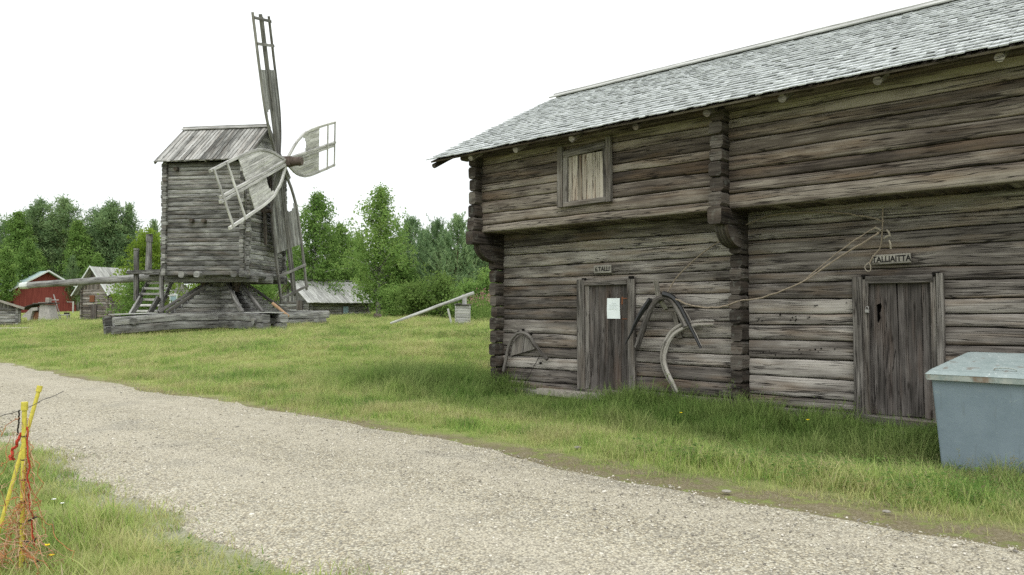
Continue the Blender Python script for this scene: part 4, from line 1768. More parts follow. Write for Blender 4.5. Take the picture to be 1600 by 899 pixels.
# ------------------------------------------------------------------ background buildings
def log_building(name, label, cat, cx, cy, theta, L, W, wall_h, ridge_h, oh=.35, wall_m='mill_log', roof_m='roof_board', roof_boards=True, base=None, log_h=.22, gable_m=None, board_w=.16):
    """near corner at (cx, cy); x runs along the eaves at angle theta, y along the gable"""
    z = gz(cx, cy) if base is None else base
    t = thing(name, label, cat, (cx, cy, z), theta)
    m = MB()
    zs = courses(-.3, wall_h, log_h, .12, rs)
    fs = [lambda x, y, z: Vector((x, y, z)), lambda x, y, z: Vector((y, W - x, z)), lambda x, y, z: Vector((L - x, W - y, z)), lambda x, y, z: Vector((L - y, x, z))]
    if wall_m != 'red':
        for k, fr in enumerate(fs):
            ln = L if k % 2 == 0 else W
            wall_logs(m, fr, -.12, ln + .12, zs, .16, [], rs, .012, .045, .6, rs.uniform(0, 99), .015, .01)
    else:
        block(m, L / 2, W / 2, -.3, L, W, wall_h + .3, jit=0, c=.005)
    m.build('wall', M[wall_m], t)
    rise = ridge_h - wall_h
    a = math.atan2(rise, W / 2)
    for xg in (.06, L - .06):
        m = MB()
        n = max(6, int(W / .18))
        for i in range(n):
            y = W * (i + .5) / n
            h = rise * (1 - abs(y - W / 2) / (W / 2)) - .04
            if h > .05:
                plank(m, (xg, y, wall_h - .02), (xg, y, wall_h + h), W / n * .97, .04, up=(1, 0, 0), seg=1)
        m.build('gable', M[gable_m or wall_m], t)
    m = MB()
    for side in (0, 1):
        n = int((L + 2 * oh) / board_w)
        for i in range(n):
            x = -oh + (L + 2 * oh) * (i + .5) / n
            ye, ze = -oh, wall_h - oh * math.tan(a)
            yr, zr = W / 2, ridge_h
            if side:
                ye = W - ye
            p0 = Vector((x, ye + rs.uniform(-.03, .03), ze + .07 + (rs.uniform(0, .03) if roof_boards else 0)))
            p1 = Vector((x, yr, zr + .07))
            plank(m, p0, p1, (L + 2 * oh) / n * (.96 if roof_boards else 1.0), .045, up=(0, (-1 if not side else 1) * math.sin(a), math.cos(a)), seg=2, wob=.004 if roof_boards else 0, jit=.002 if roof_boards else 0)
    r_ = m.build('roof', M[roof_m], t)
    return t, r_, a


# plank-roofed barn right of the windmill
TH = R(43)
bx, by = wx(485, 58), 58.
tb_, rf, ang = log_building('log_barn', 'low grey log barn with silvery plank roof between windmill and birch', 'barn', bx, by, TH, 5.2, 5.8, 1.15, 2.75, .4, 'mill_log', 'pale_board', log_h=.2, base=1.2)
mb = MB()
plank(mb, (-.45, 2.9, 2.9), (5.6, 2.9, 2.9), .3, .05)
mb.build('ridge_board', M['roof_board'], rf)
mb = MB()
plank(mb, (3.0, -.05, .1), (3.0, -.05, .85), .62, .05, up=(0, 1, 0))
mb.build('window', M['frame'], tb_)
mb = MB()
plank(mb, (3.0, -.085, .18), (3.0, -.085, .75), .45, .02, up=(0, 1, 0))
mb.build('pane', M['blue_pane'], tb_.children[-1])
mb = MB()
plank(mb, (-.05, 1.6, .0), (-.05, 1.6, 1.2), .9, .06, up=(1, 0, 0))
mb.build('door', M['door'], tb_)
# shed left of the windmill
bx, by = wx(170, 58), 58.
ts_, rf, ang = log_building('log_shed', 'brown log shed with pale shingle roof, left of the windmill stairs', 'shed', bx, by, R(68), 5.6, 2.9, 2.4, 4.05, .45, 'log', 'pale_board', log_h=.2, board_w=.3)
for side in (0, 1):
    mb = MB()
    yy = -.5 if not side else 3.4
    plank(mb, (-.48, yy, 2.4 - .5 * math.tan(ang) + .08), (-.48, 1.45, 4.15), .04, .10, up=(0, 1, .5))
    mb.build('barge_board', M['white'], rf)
mb = MB()
plank(mb, (-.05, 1.5, .0), (-.05, 1.5, 1.25), .6, .06, up=(1, 0, 0))
mb.build('door', M['door'], ts_)
mb = MB()
plank(mb, (-.04, 1.7, 1.45), (-.04, 1.7, 1.95), .5, .05, up=(1, 0, 0))
mb.build('hatch', M['rust_iron'], ts_)
# shed cut by the left frame edge
bx, by = wx(29, 52), 52.
t_, rf, ang = log_building('log_shed', 'small grey log shed with a pale roof edge at the far left', 'shed', bx, by, R(122), 4., 4.6, 1.25, 2.05, .3, 'mill_log', 'roof_board', log_h=.2)
for side in (0, 1):
    mb = MB()
    yy = -.35 if not side else 4.95
    plank(mb, (-.33, yy, 1.25 - .35 * math.tan(ang) + .06), (-.33, 2.3, 2.15), .05, .16, up=(0, 1, .5))
    mb.build('barge_board', M['stick'], rf)
# red barn
bx, by = wx(119, 88), 88.
t_, rf, ang = log_building('red_barn', 'red board barn with grey-blue sheet roof behind the oven', 'barn', bx, by, R(143), 9.0, 6.4, 2.5, 4.4, .6, 'red', 'metal_roof', False, board_w=.6)
for side in (0, 1):
    mb = MB()
    yy = -.65 if not side else 7.05
    plank(mb, (-.63, yy, 2.5 - .65 * math.tan(ang) + .05), (-.63, 3.2, 4.5), .05, .17, up=(0, 1, .5), wob=0)
    mb.build('barge_board', M['white'], rf)
# grey house behind the stairs
bx, by = wx(296, 84), 84.
t_, rf, ang = log_building('grey_house', 'grey boarded house with a white window, partly hidden behind the windmill stairs', 'house', bx, by, R(75), 7., 5.2, 2.6, 4.4, .4, 'mill_log', 'white', False, log_h=.25, board_w=.5)
mb = MB()
plank(mb, (-.05, 2.0, .9), (-.05, 2.0, 1.95), 1.0, .06, up=(1, 0, 0))
wn = mb.build('window', M['white'], t_)
mb = MB()
plank(mb, (-.1, 2.0, 1.1), (-.1, 2.0, 1.8), .75, .03, up=(1, 0, 0))
mb.build('pane', M['blue_pane'], wn)

# ------------------------------------------------------------------ yard things
# masonry oven with slab
Yo = 60.
ox, oz = wx(66, Yo), gz(wx(66, Yo), Yo)
t = thing('outdoor_oven', 'old plastered masonry oven under a dark slab roof in front of the red barn', 'oven', (ox, Yo, oz), R(-6))
mb = MB()
frustum(mb, .0, 1.15, -.5, .6, -.1, .05, .8, -.4, .5, 1.35, bev=.1)
mb.build('masonry_block', M['plaster'], t)
mb = MB()
out = [(-1.35, -.45, .35), (-1.2, -.45, .55), (-.55, -.45, 1.1), (-.05, -.45, 1.15), (-.05, -.45, .9), (-.45, -.45, .85), (-.62, -.45, .3), (-.62, -.45, 0), (-.85, -.45, 0), (-.9, -.45, .35)]
poly_prism(mb, out, (0, .9, 0))
mb.build('arched_hood', M['plaster'], t)
mb = MB()
block(mb, -.3, .1, 0, .55, .6, .8)
mb.build('fire_chamber', M['brick'], t)
mb = MB()
plank(mb, (-1.6, .0, .98), (-.2, .0, 1.4), 1.2, .09, seg=4)
plank(mb, (-.3, .0, 1.42), (1.0, .0, 1.46), 1.3, .09, seg=4)
mb.build('slab_roof', M['log_dark'], t)
mb = MB()
block(mb, .45, .1, 1.5, .3, .3, .38)
block(mb, .5, -.4, 1.48, .9, .2, .05)
mb.build('flue', M['stone'], t)
# bench / trestle
Yt = 61.
tx = wx(99, Yt)
t = thing('trestle_bench', 'low rough trestle bench on the grass beside the masonry oven', 'bench', (tx, Yt, gz(tx, Yt)), R(-4))
mb = MB()
plank(mb, (-.65, 0, .45), (.55, 0, .48), .3, .08)
mb.build('seat', M['pale_board'], t)
for x in (-.5, .42):
    for y in (-.12, .12):
        mb = MB()
        log(mb, (x, y, .45), (x * 1.15, y * 1.4, -.05), .045, n=6, seg=2)
        mb.build('leg', M['pale_board'], t)
mb = MB()
block(mb, .3, 0, .5, .35, .2, .14, jit=.02)
o = mb.build('firewood_block', M['log_dark'])
q = Vector((.3, 0, 0))
o.location = (tx, Yt, gz(tx, Yt) + .025)
tag(o, 'dark rough block of wood lying on the trestle bench', 'wood block')
mb = MB()
plank(mb, (.45, 0, -.4), (-.25, .05, 1.75), .07, .05, up=(0, 1, 0))
plank(mb, (-.5, .0, 1.3), (.2, 0, 1.3), .07, .05)
o = mb.build('leaning_pole', M['pale_board'])
o.location = (wx(88, 60.8), 60.8, gz(tx, Yt) + .35)
tag(o, 'thin pale pole leaning on the oven slab beside the trestle bench', 'pole')
mb = MB()
plank(mb, (0, 0, -.2), (0, 0, 1.3), .12, .1, up=(0, 1, 0))
plank(mb, (-.6, 0, 1.25), (.05, 0, 1.25), .07, .05)
o = mb.build('gate_post', M['pale_board'])
xx = wx(114.5, 75)
o.location = (xx, 75, gz(xx, 75))
tag(o, 'short pale post with an arm standing before the red barn', 'post')

# well with sweep pole
Yw = 34.
xw = wx(723, Yw)
zw = gz(xw, Yw)
t = thing('draw_well', 'grey boarded well with a long slanting sweep pole at the meadow edge', 'well', (xw, Yw, zw), R(4))
mb = MB()
zs = courses(-.12, .92, .13, .1, rs)
for k, (fr) in enumerate((lambda x, y, z: Vector((x, -.32 + y, z)), lambda x, y, z: Vector((.34 - y, x, z)), lambda x, y, z: Vector((-x, .32 - y, z)), lambda x, y, z: Vector((-.34 + y, -x, z)))):
    wall_logs(mb, fr, -.34, .34, zs, .05, [], rs, .004, .012, .3, k * 7., .004, .006)
wb = mb.build('well_box', M['pale_board'], t)
mb = MB()
plank(mb, (-.38, -.1, .95), (.38, -.1, .95), .55, .05)
plank(mb, (-.3, -.3, .985), (-.05, -.3, 1.0), .25, .06)
mb.build('cover', M['mill_base'], wb)
mb = MB()
plank(mb, (.08, .1, .4), (.08, .1, 1.42), .2, .18, up=(0, 1, 0), seg=4)
mb.build('post', M['pale_board'], t)
mb = MB()
log(mb, (-3.15, -.25, .13), (.5, .1, 1.48), .055, .085, n=9, wob=.015)
mb.build('sweep_pole', M['pale_board'], t)
mb = MB()
plank(mb, (-.46, -.25, .0), (-.65, -.3, .78), .09, .04, up=(0, 1, 0))
mb.build('side_board', M['pale_board'], t)
# stump near the barn
xs_ = wx(592, 46)
mb = MB()
log(mb, (-.25, 0, .2), (.1, .2, .2), .2, .16, n=9)
o = mb.build('tree_stump', M['rust'])
o.location = (xs_, 46, gz(xs_, 46))
tag(o, 'small brown log stump lying in the seeding grass below the birch', 'stump')


# ------------------------------------------------------------------ trees
def rand_unit(n, rng):
    v = rng.normal(size=(n, 3))
    return v / np.linalg.norm(v, axis=1)[:, None]


def leaves_from(C, size, rng, lid, aspect=.55, droop=.3, mat=None, name='crown', parent=None):
    n = len(C)
    d = rand_unit(n, rng)
    d[:, 2] -= droop
    d /= np.linalg.norm(d, axis=1)[:, None]
    s = np.cross(d, rand_unit(n, rng))
    s /= np.linalg.norm(s, axis=1)[:, None] + 1e-9
    L = (size * rng.uniform(.7, 1.3, n))[:, None]
    a = C - d * L * .5
    b = C + s * L * aspect * .5
    c = C + d * L * .5
    e = C - s * L * aspect * .5
    V = np.stack([a, b, c, e], 1).reshape(-1, 3)
    F = np.arange(n * 4).reshape(n, 4)
    return raw_mesh(name, V, F, mat, lid, parent)


def needles_from(C, D, size, rng, lid, wdt=.02, spread=.8, mat=None, name='crown', parent=None):
    n = len(C)
    d = D + rand_unit(n, rng) * spread
    d /= np.linalg.norm(d, axis=1)[:, None]
    s = np.cross(d, rand_unit(n, rng))
    s /= np.linalg.norm(s, axis=1)[:, None] + 1e-9
    L = (size * rng.uniform(.7, 1.3, n))[:, None]
    a = C - s * wdt
    b = C + s * wdt
    c = C + d * L
    V = np.stack([a, b, c], 1).reshape(-1, 3)
    F = np.arange(n * 3).reshape(n, 3)
    return raw_mesh(name, V, F, mat, lid, parent)


def make_tree(name, label, cat, kind, h, cb, cr, seed, loc, group=None, nbr=60, clumps=10, per=16, lsize=.16, leafm='birch_leaf', barkm='birch_bark', tr=.09):
    rng = np.random.RandomState(seed)
    rr = random.Random(seed)
    t = thing(name, label, cat, loc, rr.uniform(0, 6), group)
    m = MB()
    lean = (rr.uniform(-.04, .04), rr.uniform(-.04, .04))

    def tp(z):
        return Vector((lean[0] * z + .12 * mnoise.noise((z * .35, seed, 1)), lean[1] * z + .12 * mnoise.noise((z * .35, seed, 5)), z))
    P = [tp(h * i / 14) for i in range(15)]
    P[0].z = -.3
    sweep(m, P, circ(tr, 7), (1, 0, 0), lambda q: 1.15 - 1.05 * q, .5, True, tr * .05)
    Cs, Ds, Ls = [], [], []
    for b in range(nbr):
        f = (b + rr.random()) / nbr
        zb = cb + (h * .98 - cb) * f
        if kind == 'birch':
            prof = (1 - f) ** .62 * (.55 + .45 * min(1, f / .22))
            elev = R(rr.uniform(20, 55))
        elif kind == 'bush':
            prof = (1 - f) ** .4 * (.8 + .2 * min(1, f / .3))
            elev = R(rr.uniform(10, 60))
        elif kind == 'pine':
            prof = (1 - f) ** .85 * (.6 + .4 * min(1, f / .15)) + .06
            elev = R(rr.uniform(8, 30) + 22 * f)
        else:   # tall forest pine
            prof = (.35 + .65 * math.sin(math.pi * min(1., .12 + f * .8))) * (1 - f ** 3 * .7)
            elev = R(rr.uniform(-8, 30) + 20 * f)
        ln = cr * prof * (rr.uniform(.5, 1.25) if kind in ('birch', 'tall') else rr.uniform(.65, 1.15))
        az = b * 2.399 + rr.uniform(-.5, .5)
        d = Vector((math.cos(az) * math.cos(elev), math.sin(az) * math.cos(elev), math.sin(elev)))
        p0 = tp(zb)
        pts = []
        for i in range(5):
            q = i / 4
            bend = -.22 * q * q * ln if kind in ('birch', 'bush') else (.16 * q * q * ln)
            pts.append(p0 + d * ln * q + Vector((0, 0, bend)))
        sweep(m, pts, circ(max(.012, tr * .28 * (1 - f * .6)), 4), (0, 0, 1), lambda q: 1. - .8 * q, .5, False)
        lidb = rr.uniform(.1, .9)
        nc = max(2, int(clumps * (.35 + ln / cr)))
        for c in range(nc):
            q = rr.uniform(.28, 1.05)
            k = min(3.999, q * 4)
            i = int(k)
            cp = pts[i].lerp(pts[i + 1], k - i)
            sp_ = ln * .16 + .12
            cp = cp + Vector((rr.gauss(0, sp_), rr.gauss(0, sp_), rr.gauss(0, sp_ * .7)))
            n = int(per * rr.uniform(.6, 1.4))
            sg = rr.uniform(.10, .24) if kind in ('birch', 'bush') else (rr.uniform(.05, .11) if kind == 'pine' else rr.uniform(.16, .34))
            off = rng.normal(size=(n, 3)) * sg
            if kind == 'pine':
                ax_ = np.array((d * .55 + Vector((rr.gauss(0, .2), rr.gauss(0, .2), .85))).normalized())
                off = rng.normal(size=(n, 3)) * .03 + ax_[None] * (rng.uniform(-.1, 1, n) * rr.uniform(.3, .6))[:, None] * (lsize / .24)
            if kind == 'birch':
                off[:, 2] -= np.abs(rng.normal(size=n)) * .18
            Cs.append(np.array(cp)[None] + off)
            dd = Vector(ax_) if kind == 'pine' else d
            Ds.append(np.repeat(np.array(dd.normalized())[None], n, 0))
            Ls.append(np.clip(lidb * .5 + rr.uniform(0, .5) + rng.uniform(-.12, .12, n), 0, 1))
    if kind == 'pine':    # leader and upright shoots
        for i in range(60):
            z = h * (1 - .09 * rr.random())
            Cs.append(np.array(tp(z))[None] + rng.normal(size=(7, 3)) * .03)
            Ds.append(np.repeat(np.array([[0, 0, 1.]]), 7, 0))
            Ls.append(rng.uniform(.4, .8, 7))
        for i in range(9):
            bp = np.array(tp(h * rr.uniform(.86, .95))) + np.array([rr.gauss(0, .16), rr.gauss(0, .16), 0])
            k_ = rng.uniform(0, .8, 40)
            Cs.append(bp[None] + rng.normal(size=(40, 3)) * .03 + np.stack([k_ * 0, k_ * 0, k_], 1))
            Ds.append(np.repeat(np.array([[0, 0, 1.]]), 40, 0))
            Ls.append(rng.uniform(.4, .9, 40))
    m.build('trunk', M[barkm], t)
    C, D, L = np.concatenate(Cs), np.concatenate(Ds), np.concatenate(Ls)
    if kind in ('pine',):
        needles_from(C, D, lsize * .62, rng, L, .024 * lsize / .24, .8, M[leafm], 'crown', t)
    elif kind == 'tall':
        needles_from(C, D, lsize, rng, L, .05, 1.1, M[leafm], 'crown', t)
    else:
        leaves_from(C, lsize, rng, L, .6, .35, M[leafm], 'crown', t)
    return t


def at(px, Y):
    x = wx(px, Y)
    return (x, Y, gz(x, Y))


def th(py, px, Y):
    """height of a tree whose top shows at row py"""
    return wz(py, Y) - at(px, Y)[2]


# mid-ground birches and young pines, each its own shape
make_tree('birch_tree', 'tall birch with a bare white upper trunk, right of the plank-roofed barn', 'tree', 'birch', th(291, 585, 52), 1.0, 3.2, 3, at(592, 52), None, 95, 11, 17, .17, tr=.16)
make_tree('birch_tree', 'bright bushy birch rising behind the hanging windmill sail', 'tree', 'birch', th(300, 486, 62), 1.0, 3.8, 8, at(487, 62), None, 95, 13, 17, .19, tr=.13)
make_tree('birch_tree', 'small round birch between the two taller birches', 'tree', 'birch', th(350, 532, 66), .8, 3.0, 12, at(534, 66), None, 75, 11, 16, .2)
make_tree('birch_tree', 'low dark birch at the foot of the young pines, right of the barn', 'tree', 'birch', th(402, 640, 52), .4, 2.1, 15, at(628, 53), None, 60, 11, 16, .18)
for px, Y, top, cr, sd, lb in ((645, 58, 345, 2.4, 31, 'young pine just right of the white-trunked birch'),
                               (684, 56, 350, 2.2, 32, 'slim young pine in the middle of the pine row'),
                               (715, 54, 343, 2.5, 33, 'bluish bushy young pine behind the well'),
                               (750, 55, 366, 2.6, 34, 'broad young pine closest to the storehouse corner'),
                               (665, 62, 365, 2.5, 35, 'short pine half hidden in the pine row'),
                               (700, 64, 372, 2.6, 36, 'short pine behind the tall bluish pine'),
                               (628, 61, 366, 2.3, 37, 'pine crowding against the white-trunked birch'),
                               (734, 60, 362, 2.4, 38, 'pine between the bluish pine and the corner pine'),
                               (772, 58, 388, 2.4, 39, 'low pine showing right at the storehouse corner logs')):
    make_tree('pine_tree', lb, 'tree', 'pine', th(top, px, Y), .5, cr, sd, at(px, Y), 'young pines behind the well', 95, 11, 26, .25, 'needle', 'pine_bark', .08)
make_tree('leafy_bush', 'bright yellow-green bush behind the windmill stairs', 'bush', 'bush', th(366, 228, 46), .3, 2.3, 41, at(226, 46), None, 55, 11, 15, .17, 'bright_leaf')
make_tree('leafy_bush', 'light green bush under the windmill tail platform', 'bush', 'bush', th(432, 222, 42), .2, 1.5, 42, at(216, 42), None, 40, 10, 13, .14, 'birch_leaf')
make_tree('leafy_bush', 'small willow bush seen between the windmill base and grey house', 'bush', 'bush', th(436, 318, 47), .2, 1.8, 43, at(322, 47), None, 40, 10, 13, .15, 'bright_leaf')
make_tree('leafy_bush', 'leafy bush behind the windmill post, left of the barn gable', 'bush', 'bush', th(425, 402, 52), .2, 2.2, 44, at(400, 52), None, 45, 10, 14, .16, 'birch_leaf')
for i, (px, Y, top, cr) in enumerate(((650, 47, 452, 1.7), (690, 46, 440, 1.8), (735, 44, 450, 1.6), (770, 45, 430, 2.0), (620, 49, 455, 1.4))):
    make_tree('leafy_bush', ['dark bush beneath the young pines, left end of the undergrowth', 'dark bush right behind the well sweep pole', 'bush growing directly behind the well box', 'bush at the storehouse corner behind the fireweed', 'low bush at the foot of the white-trunked birch'][i], 'bush', 'bush', th(top, px, Y), .1, cr, 50 + i, at(px, Y), 'undergrowth below the pines', 42, 10, 13, .15, 'weed' if i in (0, 1) else 'birch_leaf')
# weeds with fireweed near the corner
rng = np.random.RandomState(77)
for i, (px, Y, top) in enumerate(((758, 40, 462), (748, 38, 470), (768, 37, 466), (742, 41, 468), (762, 43, 455))):
    t = thing('fireweed_plant', 'clump of tall weeds with faded pink fireweed spikes beside the well', 'weeds', at(px, Y), 0, 'fireweed clumps by the well')
    n = 700
    H = th(top, px, Y)
    C = np.stack([rng.normal(0, .5, n), rng.normal(0, .4, n), rng.uniform(0, H, n)], 1)
    leaves_from(C, .13, rng, rng.uniform(0, 1, n), .3, -.2, M['weed'], 'foliage', t)
    n = 130
    st_ = np.stack([rng.normal(0, .5, 14), rng.normal(0, .35, 14)], 1)[rng.randint(0, 14, n)]
    C = np.stack([st_[:, 0] + rng.normal(0, .03, n), st_[:, 1] + rng.normal(0, .03, n), H + rng.uniform(-.25, .18, n)], 1)
    leaves_from(C, .06, rng, rng.uniform(0, 1, n), .8, 0, M['fireweed'], 'flower_spike', t)

# the wood on the left: a few tree shapes, copied and turned
protos = {}


def forest_tree(kind, label, px, Y, top, group, wide=1.):
    H = th(top, px, Y)
    if kind not in protos:
        if kind in ('tallA', 'tallB'):
            protos[kind] = (make_tree('pine_tree', label, 'tree', 'tall', 12., 4.2 if kind == 'tallA' else 2.6, 2.5, 60 if kind == 'tallA' else 61, (0, 0, 0), group, 46, 11, 20, .4, 'dark_needle', 'pine_bark', .17), 12.)
        elif kind == 'spr':
            protos[kind] = (make_tree('pine_tree', label, 'tree', 'pine', 12., 1., 2.3, 64, (0, 0, 0), group, 110, 12, 16, .38, 'dark_needle', 'pine_bark', .14), 12.)
        else:
            protos[kind] = (make_tree('birch_tree', label, 'tree', 'birch', 12., 1.6 if kind == 'birA' else 2.4, 2.9, 62 if kind == 'birA' else 63, (0, 0, 0), group, 85, 12, 17, .25, 'birch_leaf', 'birch_bark', .15), 12.)
        o = protos[kind][0]
    else:
        o = kidtree(protos[kind][0])
    o.location = at(px, Y)
    s = H / 12.
    o.scale = (s * wide, s * wide, s)
    o.rotation_euler = (0, 0, random.uniform(0, 6.28))
    o['label'] = label
    o['group'] = group
    return o


G1 = 'trees in the wood behind the red barn'
front = [
    ('birA', 4, 82, 385, 'pale green birch at the left frame edge, above the small shed', 1.1),
    ('birB', 22, 92, 328, 'tall light birch with a thin white trunk, upper left of the red barn', 1.),
    ('birA', 38, 86, 372, 'shorter leafy birch left of the red barn roof', 1.),
    ('tallA', 64, 96, 315, 'tall dark pine with reddish trunk straight behind the red barn ridge', 1.05),
    ('tallB', 99, 96, 312, 'tallest dark pine in the wood, round topped', 1.0),
    ('birB', 122, 94, 342, 'leafy birch between the tallest pine and the shed', 1.),
    ('tallA', 156, 100, 330, 'thin-topped pine above the shed roof', 1.),
    ('tallA', 178, 97, 318, 'bushy pine above the shed ridge with a rounded crown', 1.1),
    ('spr', 201, 99, 322, 'pointed dark pine left of the windmill tail posts', .95),
    ('spr', 240, 92, 348, 'slim pine showing at the left edge of the windmill body', .9),
    ('birA', 150, 84, 395, 'low birch just above the shed ridge', 1.),
    ('spr', 113, 88, 402, 'dark low pine between red barn and shed', 1.),
]
for kd, px, Y, top, lb, wd in front:
    forest_tree(kd, lb, px, Y, top, G1, wd)
for i, (px, Y, top, kd) in enumerate(((-30, 95, 330, 'tallB'), (-60, 100, 320, 'tallA'), (12, 104, 345, 'tallB'), (45, 108, 335, 'spr'), (80, 106, 340, 'tallA'), (112, 110, 345, 'tallB'), (140, 112, 352, 'birB'),
                                      (168, 112, 350, 'spr'), (190, 108, 352, 'tallB'), (215, 110, 362, 'birA'), (228, 98, 372, 'tallA'), (60, 92, 392, 'birA'), (88, 94, 400, 'spr'), (184, 92, 400, 'birA'), (206, 90, 405, 'spr'), (136, 98, 410, 'tallB'), (20, 98, 410, 'spr'), (-8, 90, 400, 'tallB'))):
    forest_tree(kd, 'tree in the dark second row of the wood behind the barns', px, Y, top, G1 + ', second row', 1.1)
# trees behind the mill and barn
G2 = 'trees behind the windmill and plank-roofed barn'
for px, Y, top, kd, lb in ((262, 90, 420, 'birA', 'low birch left of the grey house'), (330, 92, 415, 'birB', 'birch behind the windmill body, right of the grey house'), (365, 88, 410, 'spr', 'pine hidden behind the windmill body'),
                           (415, 84, 400, 'birA', 'birch seen beneath the windmill floor, left of the barn'), (450, 80, 372, 'birB', 'birch behind the hanging sail'), (515, 82, 372, 'spr', 'dark pine peeping over the barn between birches'),
                           (560, 80, 368, 'birA', 'birch behind the white-trunked birch'), (612, 76, 372, 'birB', 'birch filling behind the first young pine'), (730, 74, 392, 'birA', 'birch behind the bluish pine'), (775, 70, 402, 'birB', 'birch at the storehouse corner behind the pines'), (800, 66, 410, 'birA', 'birch hidden behind the storehouse corner'), (850, 70, 400, 'spr', 'pine hidden behind the storehouse')):
    forest_tree(kd, lb, px, Y, top, G2, 1.15)


# ------------------------------------------------------------------ instanced stuff: grass, far wood, pebbles
def tuft(name, nbl, hmin, hmax, rad, wdt, bend, seed, seeds=0, dry=0.):
    rng = np.random.RandomState(seed)
    V, F, L, MI = [], [], [], []
    for b in range(nbl + seeds):
        head = b >= nbl
        a = rng.uniform(0, 6.28)
        r0 = rad * math.sqrt(rng.uniform(0, 1))
        p = np.array([r0 * math.cos(a), r0 * math.sin(a), -.02])
        h = rng.uniform(hmin, hmax) * (1.45 if head else 1)
        a2 = rng.uniform(0, 6.28)
        bd = np.array([math.cos(a2), math.sin(a2), 0]) * bend * h * rng.uniform(.3, 1.2) * (.5 if head else 1)
        sd = np.array([-math.sin(a2 + rng.uniform(-.8, .8)), math.cos(a2), 0])
        wd = wdt * rng.uniform(.6, 1.2) * (.4 if head else 1)
        base = len(V)
        lid = rng.uniform(0, 1)
        isdry = head or rng.uniform() < dry
        for i, t_ in enumerate((0, .4, .75, 1.)):
            c = p + np.array([0, 0, h * (t_ - .12 * t_ * t_)]) + bd * t_ * t_
            k = wd * (1 - t_) ** .6 if i < 3 else 0
            if i < 3:
                V += [c - sd * k / 2, c + sd * k / 2]
            else:
                V.append(c)
        F += [(base, base + 1, base + 3, base + 2), (base + 2, base + 3, base + 5, base + 4), (base + 4, base + 5, base + 6)]
        L += [lid] * 3
        MI += [1 if isdry else 0] * 3
        if head:
            top = V[base + 6]
            for q in range(9):
                c = top + np.array([rng.normal(0, .010), rng.normal(0, .010), rng.uniform(-.10, .03)]) * (h / .5)
                s_ = .0026 * rng.uniform(.7, 1.6) * (h / .4)
                bb = len(V)
                V += [c + np.array([-s_, 0, 0]), c + np.array([0, -s_ * .3, -s_ * 2]), c + np.array([s_, 0, 0]), c + np.array([0, s_ * .3, s_ * 2.5])]
                F.append((bb, bb + 1, bb + 2, bb + 3))
                L.append(rng.uniform(0, 1))
                MI.append(1)
    me = bpy.data.meshes.new(name)
    me.from_pydata([tuple(v) for v in V], [], F)
    at_ = me.attributes.new('lid', 'FLOAT', 'FACE')
    at_.data.foreach_set('value', np.array(L, np.float32))
    me.materials.append(M['grass'])
    me.materials.append(M['drygrass'])
    me.polygons.foreach_set('material_index', np.array(MI, np.int32))
    return bpy.data.objects.new(name, me)


def instancer(name, objs, P, ROT, SC, KIND, label):
    coll = bpy.data.collections.new(name + '_source')
    for i, o in enumerate(objs):
        o.name = 'source_%02d_' % i + name
        coll.objects.link(o)
    me = bpy.data.meshes.new(name)
    me.vertices.add(len(P))
    me.vertices.foreach_set('co', np.asarray(P, np.float32).ravel())
    for nm, ty, arr in (('rot', 'FLOAT_VECTOR', ROT), ('scl', 'FLOAT_VECTOR', SC)):
        a = me.attributes.new(nm, ty, 'POINT')
        a.data.foreach_set('vector', np.asarray(arr, np.float32).ravel())
    a = me.attributes.new('pick', 'INT', 'POINT')
    a.data.foreach_set('value', np.asarray(KIND, np.int32))
    o = bpy.data.objects.new(name, me)
    COL.objects.link(o)
    o['kind'] = 'stuff'
    o['label'] = label
    g = bpy.data.node_groups.new(name + '_scatter', 'GeometryNodeTree')
    g.interface.new_socket('Geometry', in_out='INPUT', socket_type='NodeSocketGeometry')
    g.interface.new_socket('Geometry', in_out='OUTPUT', socket_type='NodeSocketGeometry')
    gi = g.nodes.new('NodeGroupInput')
    go = g.nodes.new('NodeGroupOutput')
    ip = g.nodes.new('GeometryNodeInstanceOnPoints')
    ci = g.nodes.new('GeometryNodeCollectionInfo')
    ci.inputs['Collection'].default_value = coll
    ci.inputs['Separate Children'].default_value = True
    ci.inputs['Reset Children'].default_value = True
    g.links.new(gi.outputs[0], ip.inputs['Points'])
    g.links.new(ci.outputs[0], ip.inputs['Instance'])
    ip.inputs['Pick Instance'].default_value = True

    def na(nm, ty):
        n_ = g.nodes.new('GeometryNodeInputNamedAttribute')
        n_.data_type = ty
        n_.inputs['Name'].default_value = nm
        return n_.outputs['Attribute']
    g.links.new(na('pick', 'INT'), ip.inputs['Instance Index'])
    g.links.new(na('rot', 'FLOAT_VECTOR'), ip.inputs['Rotation'])
    g.links.new(na('scl', 'FLOAT_VECTOR'), ip.inputs['Scale'])
    g.links.new(ip.outputs[0], go.inputs[0])
    md = o.modifiers.new('scatter', 'NODES')
    md.node_group = g
    return o


def vnoise(x, y, s, seed):
    """cheap smooth value noise on arrays"""
    rg = np.random.RandomState(seed)
    T = rg.uniform(0, 1, (64, 64))
    u, v = x / s, y / s
    i, j = np.floor(u).astype(int), np.floor(v).astype(int)
    fu, fv = u - i, v - j
    fu, fv = fu * fu * (3 - 2 * fu), fv * fv * (3 - 2 * fv)
    a, b = T[i % 64, j % 64], T[(i + 1) % 64, j % 64]
    c, d = T[i % 64, (j + 1) % 64], T[(i + 1) % 64, (j + 1) % 64]
    return (a * (1 - fu) + b * fu) * (1 - fv) + (c * (1 - fu) + d * fu) * fv


